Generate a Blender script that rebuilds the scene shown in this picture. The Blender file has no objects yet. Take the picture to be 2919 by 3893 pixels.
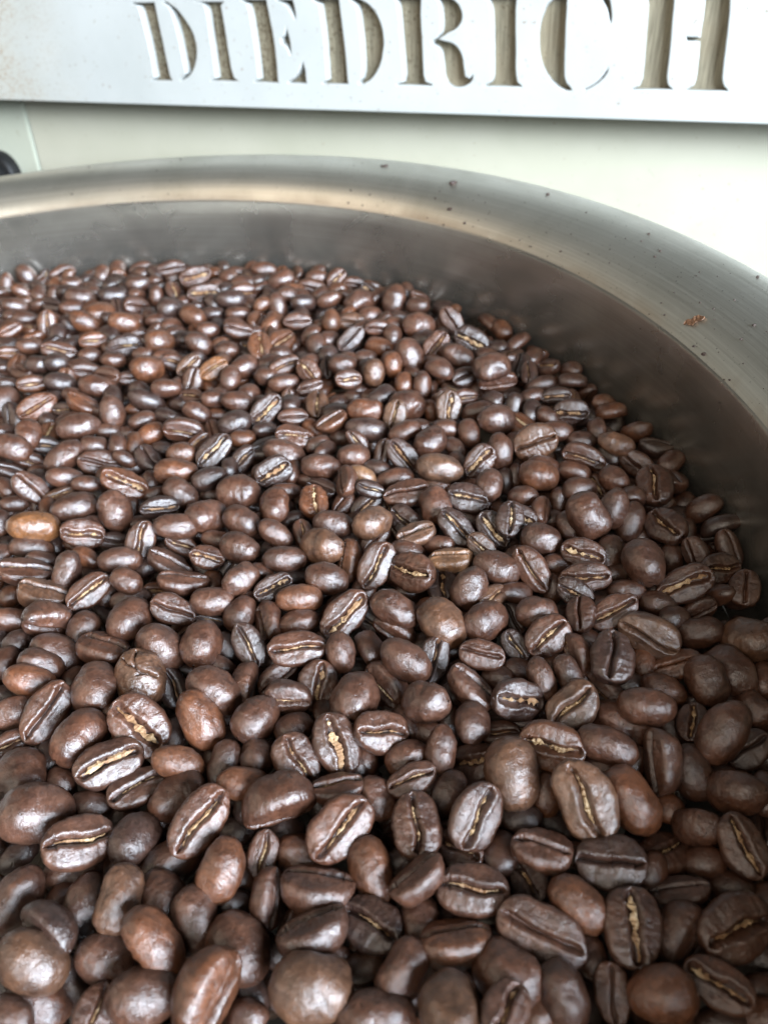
import bpy, bmesh, math, random
import numpy as np
from mathutils import Vector, Matrix, Quaternion, noise

# ------------------------------------------------------------------ camera
MM = 0.001
scene = bpy.context.scene
P_, R_ = math.radians(39.2), math.radians(-8.59)
fwd = Vector((0, math.cos(P_), -math.sin(P_)))
rt0 = Vector((1, 0, 0)); up0 = Vector((0, math.sin(P_), math.cos(P_)))
rt = math.cos(R_) * rt0 + math.sin(R_) * up0
up = -math.sin(R_) * rt0 + math.cos(R_) * up0
CAM = Vector((0, 0, 140.6)) * MM
cd = bpy.data.cameras.new('camera')
cam = bpy.data.objects.new('camera', cd)
scene.collection.objects.link(cam)
cam.matrix_world = Matrix.Translation(CAM) @ Matrix((rt, up, -fwd)).transposed().to_4x4()
cd.sensor_fit = 'HORIZONTAL'; cd.sensor_width = 36; cd.lens = 36 * 2928 / 2919
cd.clip_start = 0.005; cd.clip_end = 20
cd.dof.use_dof = True; cd.dof.focus_distance = 0.182; cd.dof.aperture_fstop = 24
scene.camera = cam

# ------------------------------------------------------------------ world and lamps
W = bpy.data.worlds.new('World'); scene.world = W; W.use_nodes = True
wn = W.node_tree.nodes; wl = W.node_tree.links
bg = wn['Background']; bg.inputs['Color'].default_value = (0.88, 0.88, 0.82, 1); bg.inputs['Strength'].default_value = 0.09
def lamp(name, loc, target, size, size_y, power, color):
    d = bpy.data.lights.new(name, 'AREA'); d.shape = 'RECTANGLE'; d.size = size; d.size_y = size_y
    d.energy = power; d.color = color
    o = bpy.data.objects.new(name, d); scene.collection.objects.link(o)
    o.location = loc; o.rotation_euler = (Vector(target) - Vector(loc)).to_track_quat('-Z', 'Y').to_euler()
    return o
lamp('window_light', (0.80, -1.00, 0.58), (0, 0.2, 0.02), 1.1, 0.6, 152, (0.77, 0.87, 1.0))
lamp('added_fill_light', (-0.45, -0.75, 0.95), (0.05, 0.15, 0.0), 0.8, 0.8, 8, (1.0, 0.90, 0.78))  # weak fill added to brighten the beans at the right and bottom
lamp('warm_ceiling_lamp', (-1.1, 0.25, 0.75), (-0.1, 0.2, 0.0), 0.6, 0.6, 3.5, (1.0, 0.82, 0.64))
scene.view_settings.view_transform = 'Standard'; scene.view_settings.look = 'None'
scene.view_settings.gamma = 1; scene.view_settings.exposure = 0
scene.cycles.max_bounces = 6
BEANS = """
-23.3 50.1 2.7 0.076 0.992 -0.027 -0.098 14.2 11.2 b4
29.0 73.9 4.7 0.617 0.076 -0.255 0.741 15.5 11.0 g4
-40.2 51.3 3.9 0.639 0.579 0.257 0.436 14.2 11.7 s2
15.6 53.8 1.2 0.296 -0.013 -0.244 0.924 15.4 9.6 s0
-80.1 90.4 1.2 0.085 0.968 0.073 -0.223 15.5 13.1 b0
-51.9 53.1 1.2 -0.214 0.962 0.035 -0.163 12.9 9.9 b0
47.6 50.9 -1.0 0.944 0.271 0.044 0.183 13.6 10.5 g0
30.6 52.4 1.3 0.805 0.087 -0.045 0.586 12.9 9.9 G0
-36.9 59.8 -1.4 -0.052 0.484 0.871 -0.067 14.0 10.8 b0
8.6 48.1 0.7 0.226 0.295 0.895 0.247 12.9 9.9 b0
-72.4 60.8 2.4 -0.237 0.296 0.897 0.225 13.7 10.2 b4
-17.5 77.4 1.6 0.900 0.307 -0.008 0.308 14.8 10.4 g0
17.3 83.5 1.2 -0.146 0.728 0.628 0.232 14.6 11.0 b4
-29.3 84.2 1.5 0.588 0.798 0.118 0.056 15.0 12.7 s0
-61.2 108.7 1.8 0.420 0.274 -0.245 0.830 15.5 12.3 G0
5.5 62.3 1.2 0.106 0.019 -0.081 0.991 13.0 9.5 g0
-69.0 82.2 2.2 0.945 0.137 0.246 0.166 14.1 10.8 g0
30.6 63.5 1.1 0.976 0.187 -0.083 -0.075 12.5 9.6 s1
-44.9 82.5 3.0 0.846 0.318 0.022 0.427 15.1 9.6 g0
31.9 42.3 0.5 -0.237 0.930 -0.076 0.270 11.2 8.6 b2
8.6 75.1 2.8 0.820 0.352 -0.060 0.447 13.3 9.6 g0
38.3 74.9 0.3 0.079 0.551 0.716 0.422 13.7 9.5 b2
-22.4 67.8 -0.5 0.030 0.124 0.300 0.945 14.1 10.8 s0
-45.1 65.4 -0.7 -0.201 0.653 0.721 0.111 12.2 9.0 b0
26.6 88.1 1.2 0.210 -0.047 -0.406 0.888 13.6 10.2 G2
-2.8 75.7 1.4 0.715 0.126 -0.042 0.687 12.6 9.7 g0
-66.5 100.2 1.2 0.954 0.205 0.114 0.187 15.1 10.0 G0
-50.9 60.5 3.1 -0.390 0.280 0.834 -0.272 14.2 8.8 s2
60.4 85.2 1.8 -0.191 0.889 0.327 0.257 14.4 8.9 b0
41.4 42.9 -0.7 0.347 -0.035 -0.060 0.935 10.9 7.4 G0
1.2 54.5 0.9 0.943 -0.331 0.015 -0.023 12.5 9.6 s2
16.6 44.1 1.2 -0.093 0.640 0.755 0.109 10.4 7.6 b0
-17.2 96.4 1.2 0.567 0.285 -0.123 0.763 13.8 10.1 G0
-23.1 59.5 1.5 0.927 -0.344 -0.037 0.146 12.8 9.8 s0
23.0 57.3 1.2 -0.015 0.409 0.891 0.197 11.3 7.9 b2
-58.6 69.6 2.4 -0.395 0.688 0.601 -0.095 12.9 8.0 b4
-8.3 50.9 1.2 -0.177 0.887 0.424 0.045 11.6 7.2 b0
-1.3 43.0 4.0 -0.020 0.695 0.676 -0.245 13.5 10.3 b4
-74.6 108.2 1.2 -0.434 0.765 0.390 -0.273 14.2 11.0 b0
-84.3 116.6 1.2 0.794 0.364 0.012 0.487 15.5 9.6 s0
-63.2 123.1 1.2 -0.225 0.577 0.779 0.103 13.8 11.7 c4
-40.3 72.7 1.2 0.524 -0.656 -0.517 0.165 12.3 8.8 b2
-47.4 107.9 1.2 -0.228 0.515 0.777 0.281 14.6 9.2 b2
55.0 64.1 -1.2 0.646 0.125 -0.139 0.740 11.8 8.3 G0
33.4 96.9 1.2 0.936 0.166 -0.202 0.238 12.6 9.5 g4
55.9 113.5 0.4 0.316 -0.105 -0.538 0.775 14.6 9.9 s4
-25.9 94.0 1.2 0.504 0.243 -0.170 0.811 12.3 9.2 g0
-44.8 115.6 1.3 -0.210 0.314 0.867 0.325 14.0 9.8 b0
-13.1 60.3 -1.5 0.316 -0.052 -0.039 0.946 12.2 9.4 g1
-12.5 107.4 1.2 -0.171 0.853 0.484 -0.091 13.3 10.2 b0
-7.5 97.7 1.2 0.009 0.245 -0.188 0.951 12.5 9.6 g0
19.1 67.3 2.0 0.194 0.054 0.108 0.973 11.0 8.2 s0
-59.5 131.5 1.2 -0.319 0.381 0.843 0.209 13.7 10.5 b0
-1.8 51.3 -6.0 -0.027 0.987 -0.103 0.119 11.2 8.6 b0
46.3 81.7 0.7 0.708 -0.280 -0.528 0.376 12.9 9.0 s0
-60.5 61.0 -1.5 -0.186 0.140 0.910 0.342 11.6 8.5 b0
44.7 106.1 3.7 0.821 0.081 -0.070 0.561 12.6 9.7 s1
-0.2 114.6 2.8 -0.052 0.363 0.792 0.487 13.4 9.0 b0
58.5 74.4 -1.2 -0.471 0.735 -0.026 0.488 12.3 9.4 b0
9.8 125.7 1.2 -0.261 0.431 0.858 -0.100 13.8 11.6 b4
-72.6 56.2 -3.5 -0.238 0.099 0.956 0.143 12.0 7.7 b0
-13.3 133.3 1.2 0.847 0.395 -0.088 0.344 15.0 9.3 G0
7.0 41.7 6.6 0.909 0.010 0.111 0.401 9.4 7.2 g0
-51.8 78.9 -4.5 -0.302 0.923 0.213 -0.106 13.0 8.8 b0
-34.8 106.1 1.2 -0.149 0.888 0.413 -0.135 12.4 9.5 b0
47.7 93.4 2.5 0.139 0.118 0.799 0.573 11.9 8.7 b0
63.6 99.9 -0.8 0.020 0.697 0.651 0.300 11.5 8.9 b0
-4.0 65.2 2.8 0.925 -0.285 -0.160 0.193 11.1 8.2 s0
22.4 100.6 1.2 0.056 0.242 -0.414 0.876 12.3 9.4 G1
53.5 153.2 3.8 -0.004 0.542 0.633 0.552 13.9 10.8 b0
33.1 116.5 1.6 0.907 0.329 -0.162 0.208 11.7 9.1 g0
78.5 110.0 -2.8 -0.397 0.757 -0.160 0.493 14.3 11.0 b4
-68.9 143.0 1.2 -0.284 0.821 0.454 -0.195 13.8 10.6 b0
37.1 86.0 2.1 0.040 0.283 0.903 0.320 12.4 7.7 b0
-51.5 91.6 -1.5 -0.335 0.901 0.262 -0.080 12.6 8.9 b0
-73.5 121.5 1.2 0.120 0.695 0.683 0.191 13.8 11.5 b0
-25.2 123.5 2.3 0.971 0.229 0.074 0.005 14.0 8.7 g0
61.9 133.9 2.9 -0.003 0.679 0.705 0.203 12.9 10.0 b0
-12.3 69.9 -1.5 -0.183 0.608 0.760 0.139 13.1 8.1 b2
-59.1 83.3 -1.5 -0.265 0.803 0.396 -0.358 12.5 9.6 b1
38.8 51.4 -2.3 0.651 0.633 0.086 0.411 11.6 9.0 s0
-80.5 74.7 -1.2 -0.349 0.801 0.471 -0.118 12.8 9.1 b0
-87.2 101.8 -1.5 0.042 0.618 0.777 0.114 13.8 11.7 b0
-0.9 131.4 2.4 -0.149 0.293 0.904 0.275 12.9 8.5 b0
69.5 127.1 0.2 0.930 0.289 -0.216 0.065 14.4 8.9 G0
-4.3 149.0 1.3 0.799 0.399 -0.150 0.424 14.0 8.9 g0
4.9 144.3 1.7 0.332 -0.198 -0.317 0.866 13.8 10.6 G0
-49.1 130.7 1.2 -0.243 0.747 0.601 -0.148 12.8 9.9 b0
20.1 124.4 1.2 -0.341 0.911 0.216 -0.088 12.0 9.2 b0
-52.1 71.2 -1.6 0.012 0.473 0.881 0.023 11.2 8.6 b0
-67.4 71.8 -3.7 0.144 0.756 0.537 0.345 13.4 8.7 b0
50.3 121.4 1.0 0.941 0.264 -0.187 0.100 12.4 7.8 g0
-71.2 66.1 2.0 0.282 -0.162 -0.576 0.750 12.6 9.7 s1
18.2 134.6 2.5 -0.192 0.881 0.348 0.256 11.8 9.2 b0
49.3 192.8 1.8 0.878 0.436 -0.167 0.108 13.8 11.6 s4
-87.8 137.5 -1.7 -0.314 0.224 0.889 0.246 14.6 10.0 b0
13.4 105.8 1.2 0.323 0.315 0.159 0.878 12.6 8.6 g0
71.3 103.6 -4.5 0.421 0.457 0.681 0.389 14.0 10.8 b0
2.8 102.8 2.5 -0.498 0.792 -0.087 0.343 12.0 9.2 b0
-13.3 44.8 1.2 -0.054 0.071 0.978 0.186 13.0 8.1 b0
-51.3 97.8 1.2 -0.213 0.117 0.960 0.137 11.8 7.3 b2
-37.0 90.5 0.9 -0.151 0.043 0.987 0.035 11.4 7.1 b2
-17.5 86.4 1.2 0.986 -0.158 0.043 0.031 11.2 7.3 g0
52.9 80.5 -3.0 0.032 0.708 0.598 0.373 11.4 7.7 b0
26.5 141.6 1.2 -0.035 0.254 0.883 0.394 12.6 8.4 b0
-91.2 146.7 1.2 -0.169 -0.429 0.665 -0.587 14.1 10.8 s0
-90.3 126.4 1.6 -0.283 0.107 0.916 0.263 13.0 8.1 b2
-21.4 114.6 -1.5 0.758 0.303 -0.147 0.558 12.1 9.3 G0
-60.3 95.1 -1.5 0.973 0.057 0.064 0.213 13.5 8.4 g0
43.5 93.8 -3.4 -0.018 0.341 0.918 0.202 14.3 8.8 b0
-74.3 134.4 1.2 0.203 0.129 0.201 0.950 13.6 10.4 g0
-37.4 128.2 1.2 0.511 0.256 -0.283 0.770 11.9 7.6 g1
-4.6 60.3 -3.1 0.089 0.738 0.663 -0.094 10.3 7.9 b0
17.3 114.3 1.2 0.166 0.015 -0.310 0.936 10.9 7.3 s0
4.6 72.0 -3.2 0.352 -0.107 -0.100 0.924 10.2 7.8 g0
24.8 44.2 -1.8 0.766 0.040 -0.177 0.616 9.0 5.8 s0
-95.5 158.2 1.2 -0.046 0.265 0.049 0.962 13.4 10.2 s4
-104.7 186.6 3.1 -0.239 0.012 0.876 0.419 15.5 9.6 b3
77.3 167.4 -1.1 0.750 -0.010 -0.161 0.642 13.9 10.7 g0
-57.9 144.1 1.2 0.169 0.228 -0.310 0.907 12.3 8.1 s0
-27.7 110.6 1.2 0.159 0.074 -0.613 0.771 10.7 8.0 g0
-2.5 85.6 1.2 0.982 0.101 -0.063 0.147 10.5 6.5 g0
35.1 139.2 1.2 0.536 0.043 -0.492 0.685 13.3 8.3 g0
-43.0 190.4 1.2 -0.139 0.989 -0.056 0.012 13.8 11.5 b0
40.1 149.6 1.2 -0.030 0.266 0.896 0.356 11.5 8.9 b0
-17.4 147.0 1.2 -0.097 0.184 0.848 0.488 12.2 8.3 b0
-81.4 190.8 1.2 -0.337 0.553 0.686 0.331 13.5 10.2 b0
-18.3 159.9 1.2 0.524 -0.793 0.139 -0.279 13.9 10.7 b4
74.0 150.3 -1.4 0.504 -0.207 -0.223 0.808 12.6 9.7 g0
11.8 96.7 1.2 -0.126 0.758 0.631 -0.106 10.1 7.8 b0
41.7 58.6 -3.0 0.972 -0.192 -0.093 -0.096 10.7 6.6 s0
-89.5 182.1 1.2 0.052 0.232 -0.390 0.890 13.1 9.5 g0
-89.4 132.1 0.9 -0.278 0.173 0.879 0.346 11.7 7.3 b0
-24.8 141.2 1.2 -0.442 0.892 -0.051 -0.083 12.2 7.6 b2
-103.3 242.6 2.6 -0.480 0.859 0.118 -0.134 15.5 9.6 b0
48.9 141.7 1.7 0.239 -0.025 -0.390 0.889 11.4 8.0 G0
-103.2 168.8 1.2 -0.085 0.236 0.025 0.968 15.3 9.5 g0
-61.1 52.8 -1.5 0.760 0.193 0.145 0.603 9.4 7.2 g0
-5.6 113.1 -3.1 0.498 -0.171 -0.525 0.669 12.7 9.8 g0
32.7 124.9 0.8 -0.240 0.964 -0.022 -0.112 10.5 8.0 b0
-124.7 265.0 1.2 0.807 0.539 0.095 0.223 15.5 9.6 g2
-80.8 204.7 1.2 0.111 0.292 -0.210 0.926 15.5 9.6 G2
-47.5 144.9 1.2 -0.393 0.909 -0.027 -0.136 11.7 7.7 b0
-52.3 181.2 1.2 -0.171 0.902 0.272 -0.289 14.0 10.8 b0
4.3 91.2 1.2 -0.102 0.785 0.549 0.269 10.6 6.6 b0
-31.6 67.6 -1.5 0.515 0.563 0.263 0.591 10.9 7.2 s0
16.2 63.7 -2.3 0.598 -0.246 -0.148 0.749 9.6 7.4 g1
24.2 171.4 1.2 0.237 0.090 -0.311 0.916 12.2 8.9 g1
-3.8 165.6 2.3 0.543 -0.797 -0.155 0.212 12.4 9.5 b4
-2.9 92.2 -1.5 -0.363 0.927 0.095 0.011 9.9 7.6 b0
-9.8 84.3 -1.5 -0.183 0.516 0.817 0.184 9.6 7.3 b0
19.2 159.4 1.2 0.437 0.226 -0.274 0.826 13.0 8.1 G1
-41.5 164.7 1.2 0.047 0.216 0.822 0.524 12.1 9.3 b0
62.1 157.9 1.0 -0.181 0.833 0.371 0.369 11.9 8.2 b0
66.2 84.5 -4.5 0.956 0.155 -0.127 0.215 10.0 7.7 s1
18.4 186.1 2.4 -0.042 0.161 0.890 0.424 14.7 9.1 b4
46.3 177.1 1.2 0.058 0.183 0.763 0.618 12.0 9.3 b2
49.3 69.5 -2.9 -0.491 0.763 -0.017 0.420 10.1 7.8 b0
-15.1 121.3 1.2 -0.214 0.692 0.632 0.276 9.9 7.0 b0
-71.0 174.7 1.2 0.732 0.412 -0.129 0.526 12.1 8.6 g0
-95.1 195.8 1.2 -0.403 0.894 0.147 -0.130 15.0 9.3 b0
-41.5 176.4 1.2 -0.061 0.323 0.792 0.515 12.0 9.2 b0
-32.4 198.1 2.0 0.831 0.533 0.005 0.157 12.5 9.5 G1
-56.2 154.3 1.2 -0.035 0.175 0.120 0.977 13.8 8.5 s0
81.4 133.3 -2.8 0.931 0.349 0.091 0.049 11.0 8.4 g0
-82.6 156.0 1.2 0.878 0.356 0.027 0.320 13.3 8.3 g0
-40.1 150.3 2.5 0.535 -0.774 -0.278 0.193 10.9 8.4 b0
6.2 116.9 -1.5 0.769 0.337 -0.155 0.520 11.9 7.4 g1
-90.6 165.7 1.2 -0.396 0.691 0.588 0.140 12.0 7.8 b0
28.8 105.3 1.2 -0.010 0.634 0.639 0.436 9.9 6.1 b0
8.6 196.6 1.2 0.433 0.225 -0.382 0.784 13.3 8.4 g1
14.7 170.5 1.2 0.006 0.658 0.710 0.251 12.0 9.2 b0
-61.7 195.5 0.3 -0.239 0.363 0.758 0.488 12.5 9.2 b0
84.6 126.3 -3.4 0.860 0.152 -0.130 0.469 10.0 7.7 s0
68.9 115.2 -3.8 -0.326 0.929 -0.046 0.172 11.1 7.5 b0
-52.5 215.8 1.2 0.864 0.384 -0.100 0.309 14.4 8.9 G1
-14.8 169.1 1.2 -0.104 0.129 0.908 0.384 11.9 7.7 b0
4.1 83.2 -1.5 0.020 0.916 0.337 0.218 10.2 6.5 b0
-42.1 97.4 -1.5 -0.288 0.792 0.533 0.074 10.9 6.7 b0
-64.4 207.3 1.2 -0.399 0.905 0.001 -0.147 14.3 8.8 b2
43.3 128.9 1.2 0.354 0.011 -0.411 0.840 9.8 6.8 g1
38.4 111.0 0.6 0.563 -0.329 -0.545 0.527 10.3 7.9 G0
46.9 133.5 1.2 0.912 0.393 -0.109 -0.046 13.0 8.1 g0
-33.0 76.1 -1.5 0.748 0.265 -0.058 0.606 9.2 6.0 g0
40.7 209.4 1.2 -0.446 0.874 0.030 -0.189 13.2 10.1 b0
42.4 121.8 1.2 0.793 -0.034 -0.204 0.573 9.5 7.3 s0
42.2 102.8 -3.5 0.500 -0.120 -0.571 0.640 10.9 7.5 g0
61.8 184.1 0.1 0.287 -0.070 -0.657 0.694 13.3 8.2 g0
18.4 260.2 1.2 -0.377 0.502 0.711 0.318 14.8 10.6 b0
-28.7 157.1 1.2 -0.412 0.906 -0.042 -0.092 12.1 7.5 b0
43.3 268.9 -0.8 0.340 0.141 -0.479 0.797 14.7 10.9 G1
30.8 188.2 1.2 0.819 0.446 -0.198 0.302 11.7 8.5 G0
33.4 157.1 3.4 0.783 0.250 -0.122 0.556 10.4 8.0 g1
15.5 147.4 1.2 0.998 -0.028 -0.002 -0.049 11.7 7.7 s5
-112.1 209.3 1.9 0.190 0.393 -0.201 0.877 13.0 8.8 s0
65.5 210.6 -1.0 0.841 0.525 -0.102 -0.081 12.1 9.2 G1
-1.1 226.7 1.2 -0.061 0.068 0.950 0.299 13.7 9.1 b2
-31.9 182.1 1.2 -0.057 0.721 0.674 0.152 12.1 9.3 b0
-105.1 226.3 1.2 -0.423 0.853 0.307 -0.007 15.1 9.4 b0
7.3 178.1 1.2 0.980 0.189 -0.049 0.032 13.9 8.6 s0
34.8 105.6 1.2 -0.137 0.602 0.732 0.288 9.0 5.6 b0
-64.6 231.7 1.2 -0.120 -0.144 0.706 -0.683 14.2 9.5 g0
7.9 159.7 1.2 0.994 0.076 -0.071 0.046 11.2 7.7 g4
66.3 155.7 -3.0 -0.246 0.794 0.441 0.339 12.1 8.3 b0
17.6 202.0 1.2 -0.276 0.900 0.335 -0.037 12.3 9.5 b0
36.9 160.5 0.7 0.331 0.091 -0.347 0.873 10.4 7.3 G1
-35.8 237.3 1.2 0.778 0.530 -0.094 0.324 14.1 8.8 G1
45.0 237.6 4.4 -0.094 0.987 0.131 0.002 13.7 11.4 b0
28.9 158.2 -0.5 0.505 0.168 -0.373 0.760 12.1 8.1 G1
-20.1 180.7 1.2 0.675 0.248 0.013 0.694 11.5 8.9 G2
-31.4 168.7 1.2 -0.224 0.305 0.855 0.355 11.2 7.0 b0
57.0 90.7 -2.0 0.860 -0.012 -0.143 0.490 8.9 6.8 G0
-82.5 144.4 -1.5 -0.461 0.745 0.482 -0.010 10.7 8.2 b0
13.5 230.2 -1.5 0.592 -0.797 0.032 0.116 13.8 11.6 b0
-93.5 252.0 1.2 -0.439 0.568 0.642 0.270 13.2 9.6 b0
-93.5 120.7 -1.5 0.669 -0.706 -0.021 0.231 11.7 8.4 b0
-31.6 146.9 1.2 0.886 0.425 0.008 0.186 10.7 6.6 G1
-30.9 120.0 -2.6 0.720 0.633 0.079 0.273 11.3 7.1 s0
-35.0 98.1 -1.5 -0.151 0.687 0.706 -0.079 9.2 7.1 b0
-46.7 231.2 1.2 -0.499 0.860 0.090 -0.048 12.2 9.1 b1
38.2 191.6 1.2 -0.429 0.585 0.654 0.214 11.7 7.9 b0
-26.7 104.1 -1.5 -0.159 0.955 0.190 -0.165 9.2 7.0 b0
-25.9 217.3 1.2 0.083 0.147 -0.225 0.960 12.8 8.5 g0
60.2 106.5 -2.9 0.981 0.040 -0.189 -0.006 11.0 6.8 s2
26.6 220.9 1.2 0.706 0.394 -0.298 0.507 11.6 8.8 G4
31.5 176.1 1.2 -0.204 0.793 0.566 0.101 10.5 8.1 b0
-17.5 198.1 1.2 -0.093 0.081 0.916 0.381 12.6 7.8 b0
-50.6 162.8 1.2 0.070 0.187 -0.230 0.952 10.0 7.1 G0
24.2 150.0 1.2 0.475 0.138 -0.393 0.775 9.5 6.5 g4
-71.8 156.6 2.4 -0.144 0.297 0.858 0.394 9.3 7.2 b0
-40.7 141.7 -1.5 -0.294 0.809 0.504 -0.066 10.5 8.1 b0
25.2 286.7 0.1 -0.421 0.887 0.059 -0.182 13.8 11.6 b0
56.6 143.8 -2.0 -0.289 0.783 0.467 0.291 10.7 7.3 b0
-67.0 188.2 2.1 0.737 0.662 0.134 0.041 12.1 7.5 G1
-7.0 200.8 1.2 -0.335 0.939 -0.053 -0.055 10.6 8.2 b0
-60.6 177.0 2.5 -0.151 0.072 0.774 0.611 13.1 8.1 b0
-75.8 167.1 1.2 0.530 -0.831 -0.018 0.169 12.7 7.9 b0
-124.9 235.2 2.6 -0.250 0.108 0.956 0.112 13.3 10.2 b0
-71.8 80.9 -5.9 -0.185 0.960 0.118 -0.172 13.5 8.4 b0
-84.9 282.6 1.2 -0.399 0.839 0.167 -0.329 13.8 11.1 b2
77.7 139.7 -2.1 0.623 -0.067 -0.557 0.544 8.8 6.8 s0
18.3 317.3 -1.6 -0.469 0.662 0.498 0.306 15.0 10.5 b0
-1.8 128.8 -2.7 -0.324 0.047 0.733 -0.596 11.7 7.5 g0
8.5 220.7 1.2 0.748 0.316 -0.339 0.476 11.0 8.3 g4
71.8 94.1 -5.0 0.323 0.503 0.740 0.309 8.9 6.8 b0
-26.0 76.7 -4.9 -0.128 0.107 0.983 0.075 10.9 8.3 b2
46.6 236.1 -0.7 0.647 0.758 -0.085 -0.002 13.9 8.6 s0
35.6 256.3 0.7 -0.072 0.321 0.726 0.604 13.0 8.6 b0
-62.2 165.7 -1.5 0.117 0.340 0.052 0.932 13.9 8.6 s0
11.8 141.2 -2.0 0.745 0.068 -0.066 0.660 10.5 8.1 G1
-29.0 208.7 1.2 -0.195 0.136 0.943 0.232 14.1 8.7 b0
-97.8 307.0 1.2 0.817 0.559 0.114 0.084 14.5 9.6 g1
5.5 168.8 -1.5 0.502 0.043 -0.370 0.781 10.7 8.3 g1
67.1 172.3 -0.5 0.100 0.474 0.844 0.229 9.8 7.5 b0
29.3 266.7 0.7 0.783 0.510 -0.207 0.290 12.2 9.2 G0
54.6 100.5 -2.4 0.002 0.333 0.920 0.208 10.4 6.4 b2
73.3 188.5 -0.3 0.080 0.280 0.717 0.633 11.7 7.3 b4
-121.4 243.4 2.4 -0.426 0.541 0.711 -0.142 12.4 9.5 b0
78.3 182.8 -5.1 0.406 -0.004 -0.516 0.755 11.9 7.8 s0
-33.7 137.5 -1.5 0.615 -0.238 -0.400 0.636 11.5 8.9 g0
25.7 117.6 -1.5 0.555 0.145 -0.307 0.760 8.8 6.1 g1
-46.4 245.7 1.2 -0.136 0.120 0.782 0.597 12.4 7.9 b0
-72.9 368.1 3.4 0.814 0.568 0.030 0.116 15.5 9.6 G0
35.1 83.8 -2.4 0.290 0.318 0.874 0.226 10.2 6.3 b0
2.9 318.6 -0.1 -0.353 0.912 0.206 0.043 13.8 10.6 b0
-67.0 60.3 -6.2 0.244 0.444 0.368 0.780 11.3 7.9 g1
-39.6 287.6 1.2 0.677 0.283 -0.063 0.677 13.6 10.4 g2
-25.4 135.6 -1.5 -0.444 0.894 0.031 -0.058 10.3 6.4 b0
-130.1 370.0 1.2 -0.195 -0.030 0.907 0.372 15.5 9.6 b0
-11.6 155.3 -1.5 0.782 -0.068 -0.487 0.383 12.9 8.0 s2
62.8 125.1 -3.1 0.086 0.287 0.831 0.469 9.2 6.1 b0
-82.8 306.0 1.2 -0.407 0.816 0.202 -0.357 14.0 10.8 b2
-92.8 222.8 -1.5 0.054 0.218 -0.451 0.864 15.5 9.6 s0
-53.1 200.6 1.2 -0.437 0.888 0.140 -0.043 11.9 7.4 b1
-106.0 261.6 1.7 0.179 0.278 0.110 0.937 13.3 10.3 s2
-63.9 217.7 1.2 -0.354 0.924 0.009 -0.142 10.1 7.5 b2
-121.8 338.6 1.2 -0.307 0.141 0.845 0.415 14.5 9.6 b2
-102.3 330.8 1.4 -0.208 0.047 0.859 0.466 14.3 9.4 b2
-37.7 118.7 -1.6 0.537 0.541 0.477 0.438 10.8 8.3 s0
56.5 130.1 -2.1 -0.373 0.914 -0.122 0.105 9.5 5.9 b0
42.8 66.9 -5.9 0.964 -0.089 0.174 0.179 11.2 8.6 g0
10.7 90.7 -4.5 0.942 0.080 -0.257 -0.202 11.6 8.9 G0
-57.6 274.1 1.2 0.864 0.442 -0.063 0.232 12.3 8.2 g3
-71.8 154.4 -2.7 -0.380 0.910 0.080 -0.143 11.2 6.9 b0
-119.1 281.4 1.2 -0.241 0.049 0.843 0.479 13.2 8.2 b1
-103.2 273.9 1.2 -0.202 0.112 0.701 0.675 14.4 8.9 b0
-7.1 261.7 1.2 -0.488 0.870 -0.056 -0.050 11.1 8.4 b0
-65.5 298.6 1.2 -0.289 0.194 0.868 0.355 12.4 9.2 b0
-10.1 186.2 2.9 0.697 -0.224 -0.404 0.549 11.0 8.5 s0
49.5 156.3 -1.6 -0.092 0.662 0.691 0.275 9.3 7.2 b0
4.0 252.0 1.2 -0.417 0.633 0.577 0.304 10.8 8.0 b4
-68.0 350.7 1.2 0.812 0.576 0.091 0.023 15.5 9.6 G0
-2.8 282.0 1.2 0.798 0.518 -0.153 0.265 12.7 7.9 s1
-20.0 260.6 1.2 0.481 0.101 -0.480 0.727 11.1 8.5 G0
-75.0 53.4 1.0 -0.053 0.245 0.967 -0.047 9.5 5.9 b0
72.6 123.6 -5.4 0.760 0.596 -0.178 0.186 8.8 6.4 s0
-118.1 350.6 -1.5 0.510 -0.843 -0.028 0.166 15.0 12.1 b2
-13.0 223.4 1.2 0.983 0.073 -0.121 0.118 11.4 7.6 g2
39.1 291.6 -1.9 0.419 0.232 -0.446 0.756 12.1 8.6 s0
-99.2 143.6 -1.9 -0.155 0.864 0.357 -0.320 9.4 7.2 b1
-60.8 242.9 1.2 -0.190 0.247 0.732 0.606 11.1 7.4 b0
-5.6 250.2 1.2 0.869 0.463 0.174 0.027 10.5 8.1 g0
-103.5 152.3 -1.5 -0.247 0.117 0.778 0.565 11.9 7.4 b0
-8.6 123.6 -1.5 -0.340 0.501 0.701 -0.376 10.3 7.9 s0
57.0 171.5 -2.0 -0.152 0.983 -0.002 -0.105 10.3 7.9 b0
-81.8 338.6 1.2 -0.439 0.808 0.192 -0.343 14.0 10.7 b1
4.7 155.8 -1.5 -0.067 0.147 0.932 0.325 10.3 6.4 b0
-70.6 326.8 1.2 -0.051 0.332 0.769 0.544 13.0 10.0 b2
-4.5 180.4 -2.6 0.888 0.383 -0.112 0.228 12.0 7.4 g1
-95.9 230.7 1.2 -0.316 0.930 0.047 -0.181 9.9 7.3 b0
-50.1 264.1 1.2 -0.467 0.642 0.607 0.014 11.0 8.4 b0
-113.3 365.2 1.2 0.743 -0.651 0.023 0.157 14.2 10.2 b1
-31.8 357.7 -0.9 0.562 -0.807 -0.169 -0.065 14.0 9.3 b0
-24.0 305.5 1.2 0.849 0.522 0.070 -0.041 12.4 8.3 s0
-92.6 111.2 -1.5 0.883 0.354 0.150 0.268 9.0 6.0 g0
4.8 189.2 -1.5 -0.359 0.932 0.042 0.038 12.0 7.5 b0
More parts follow.
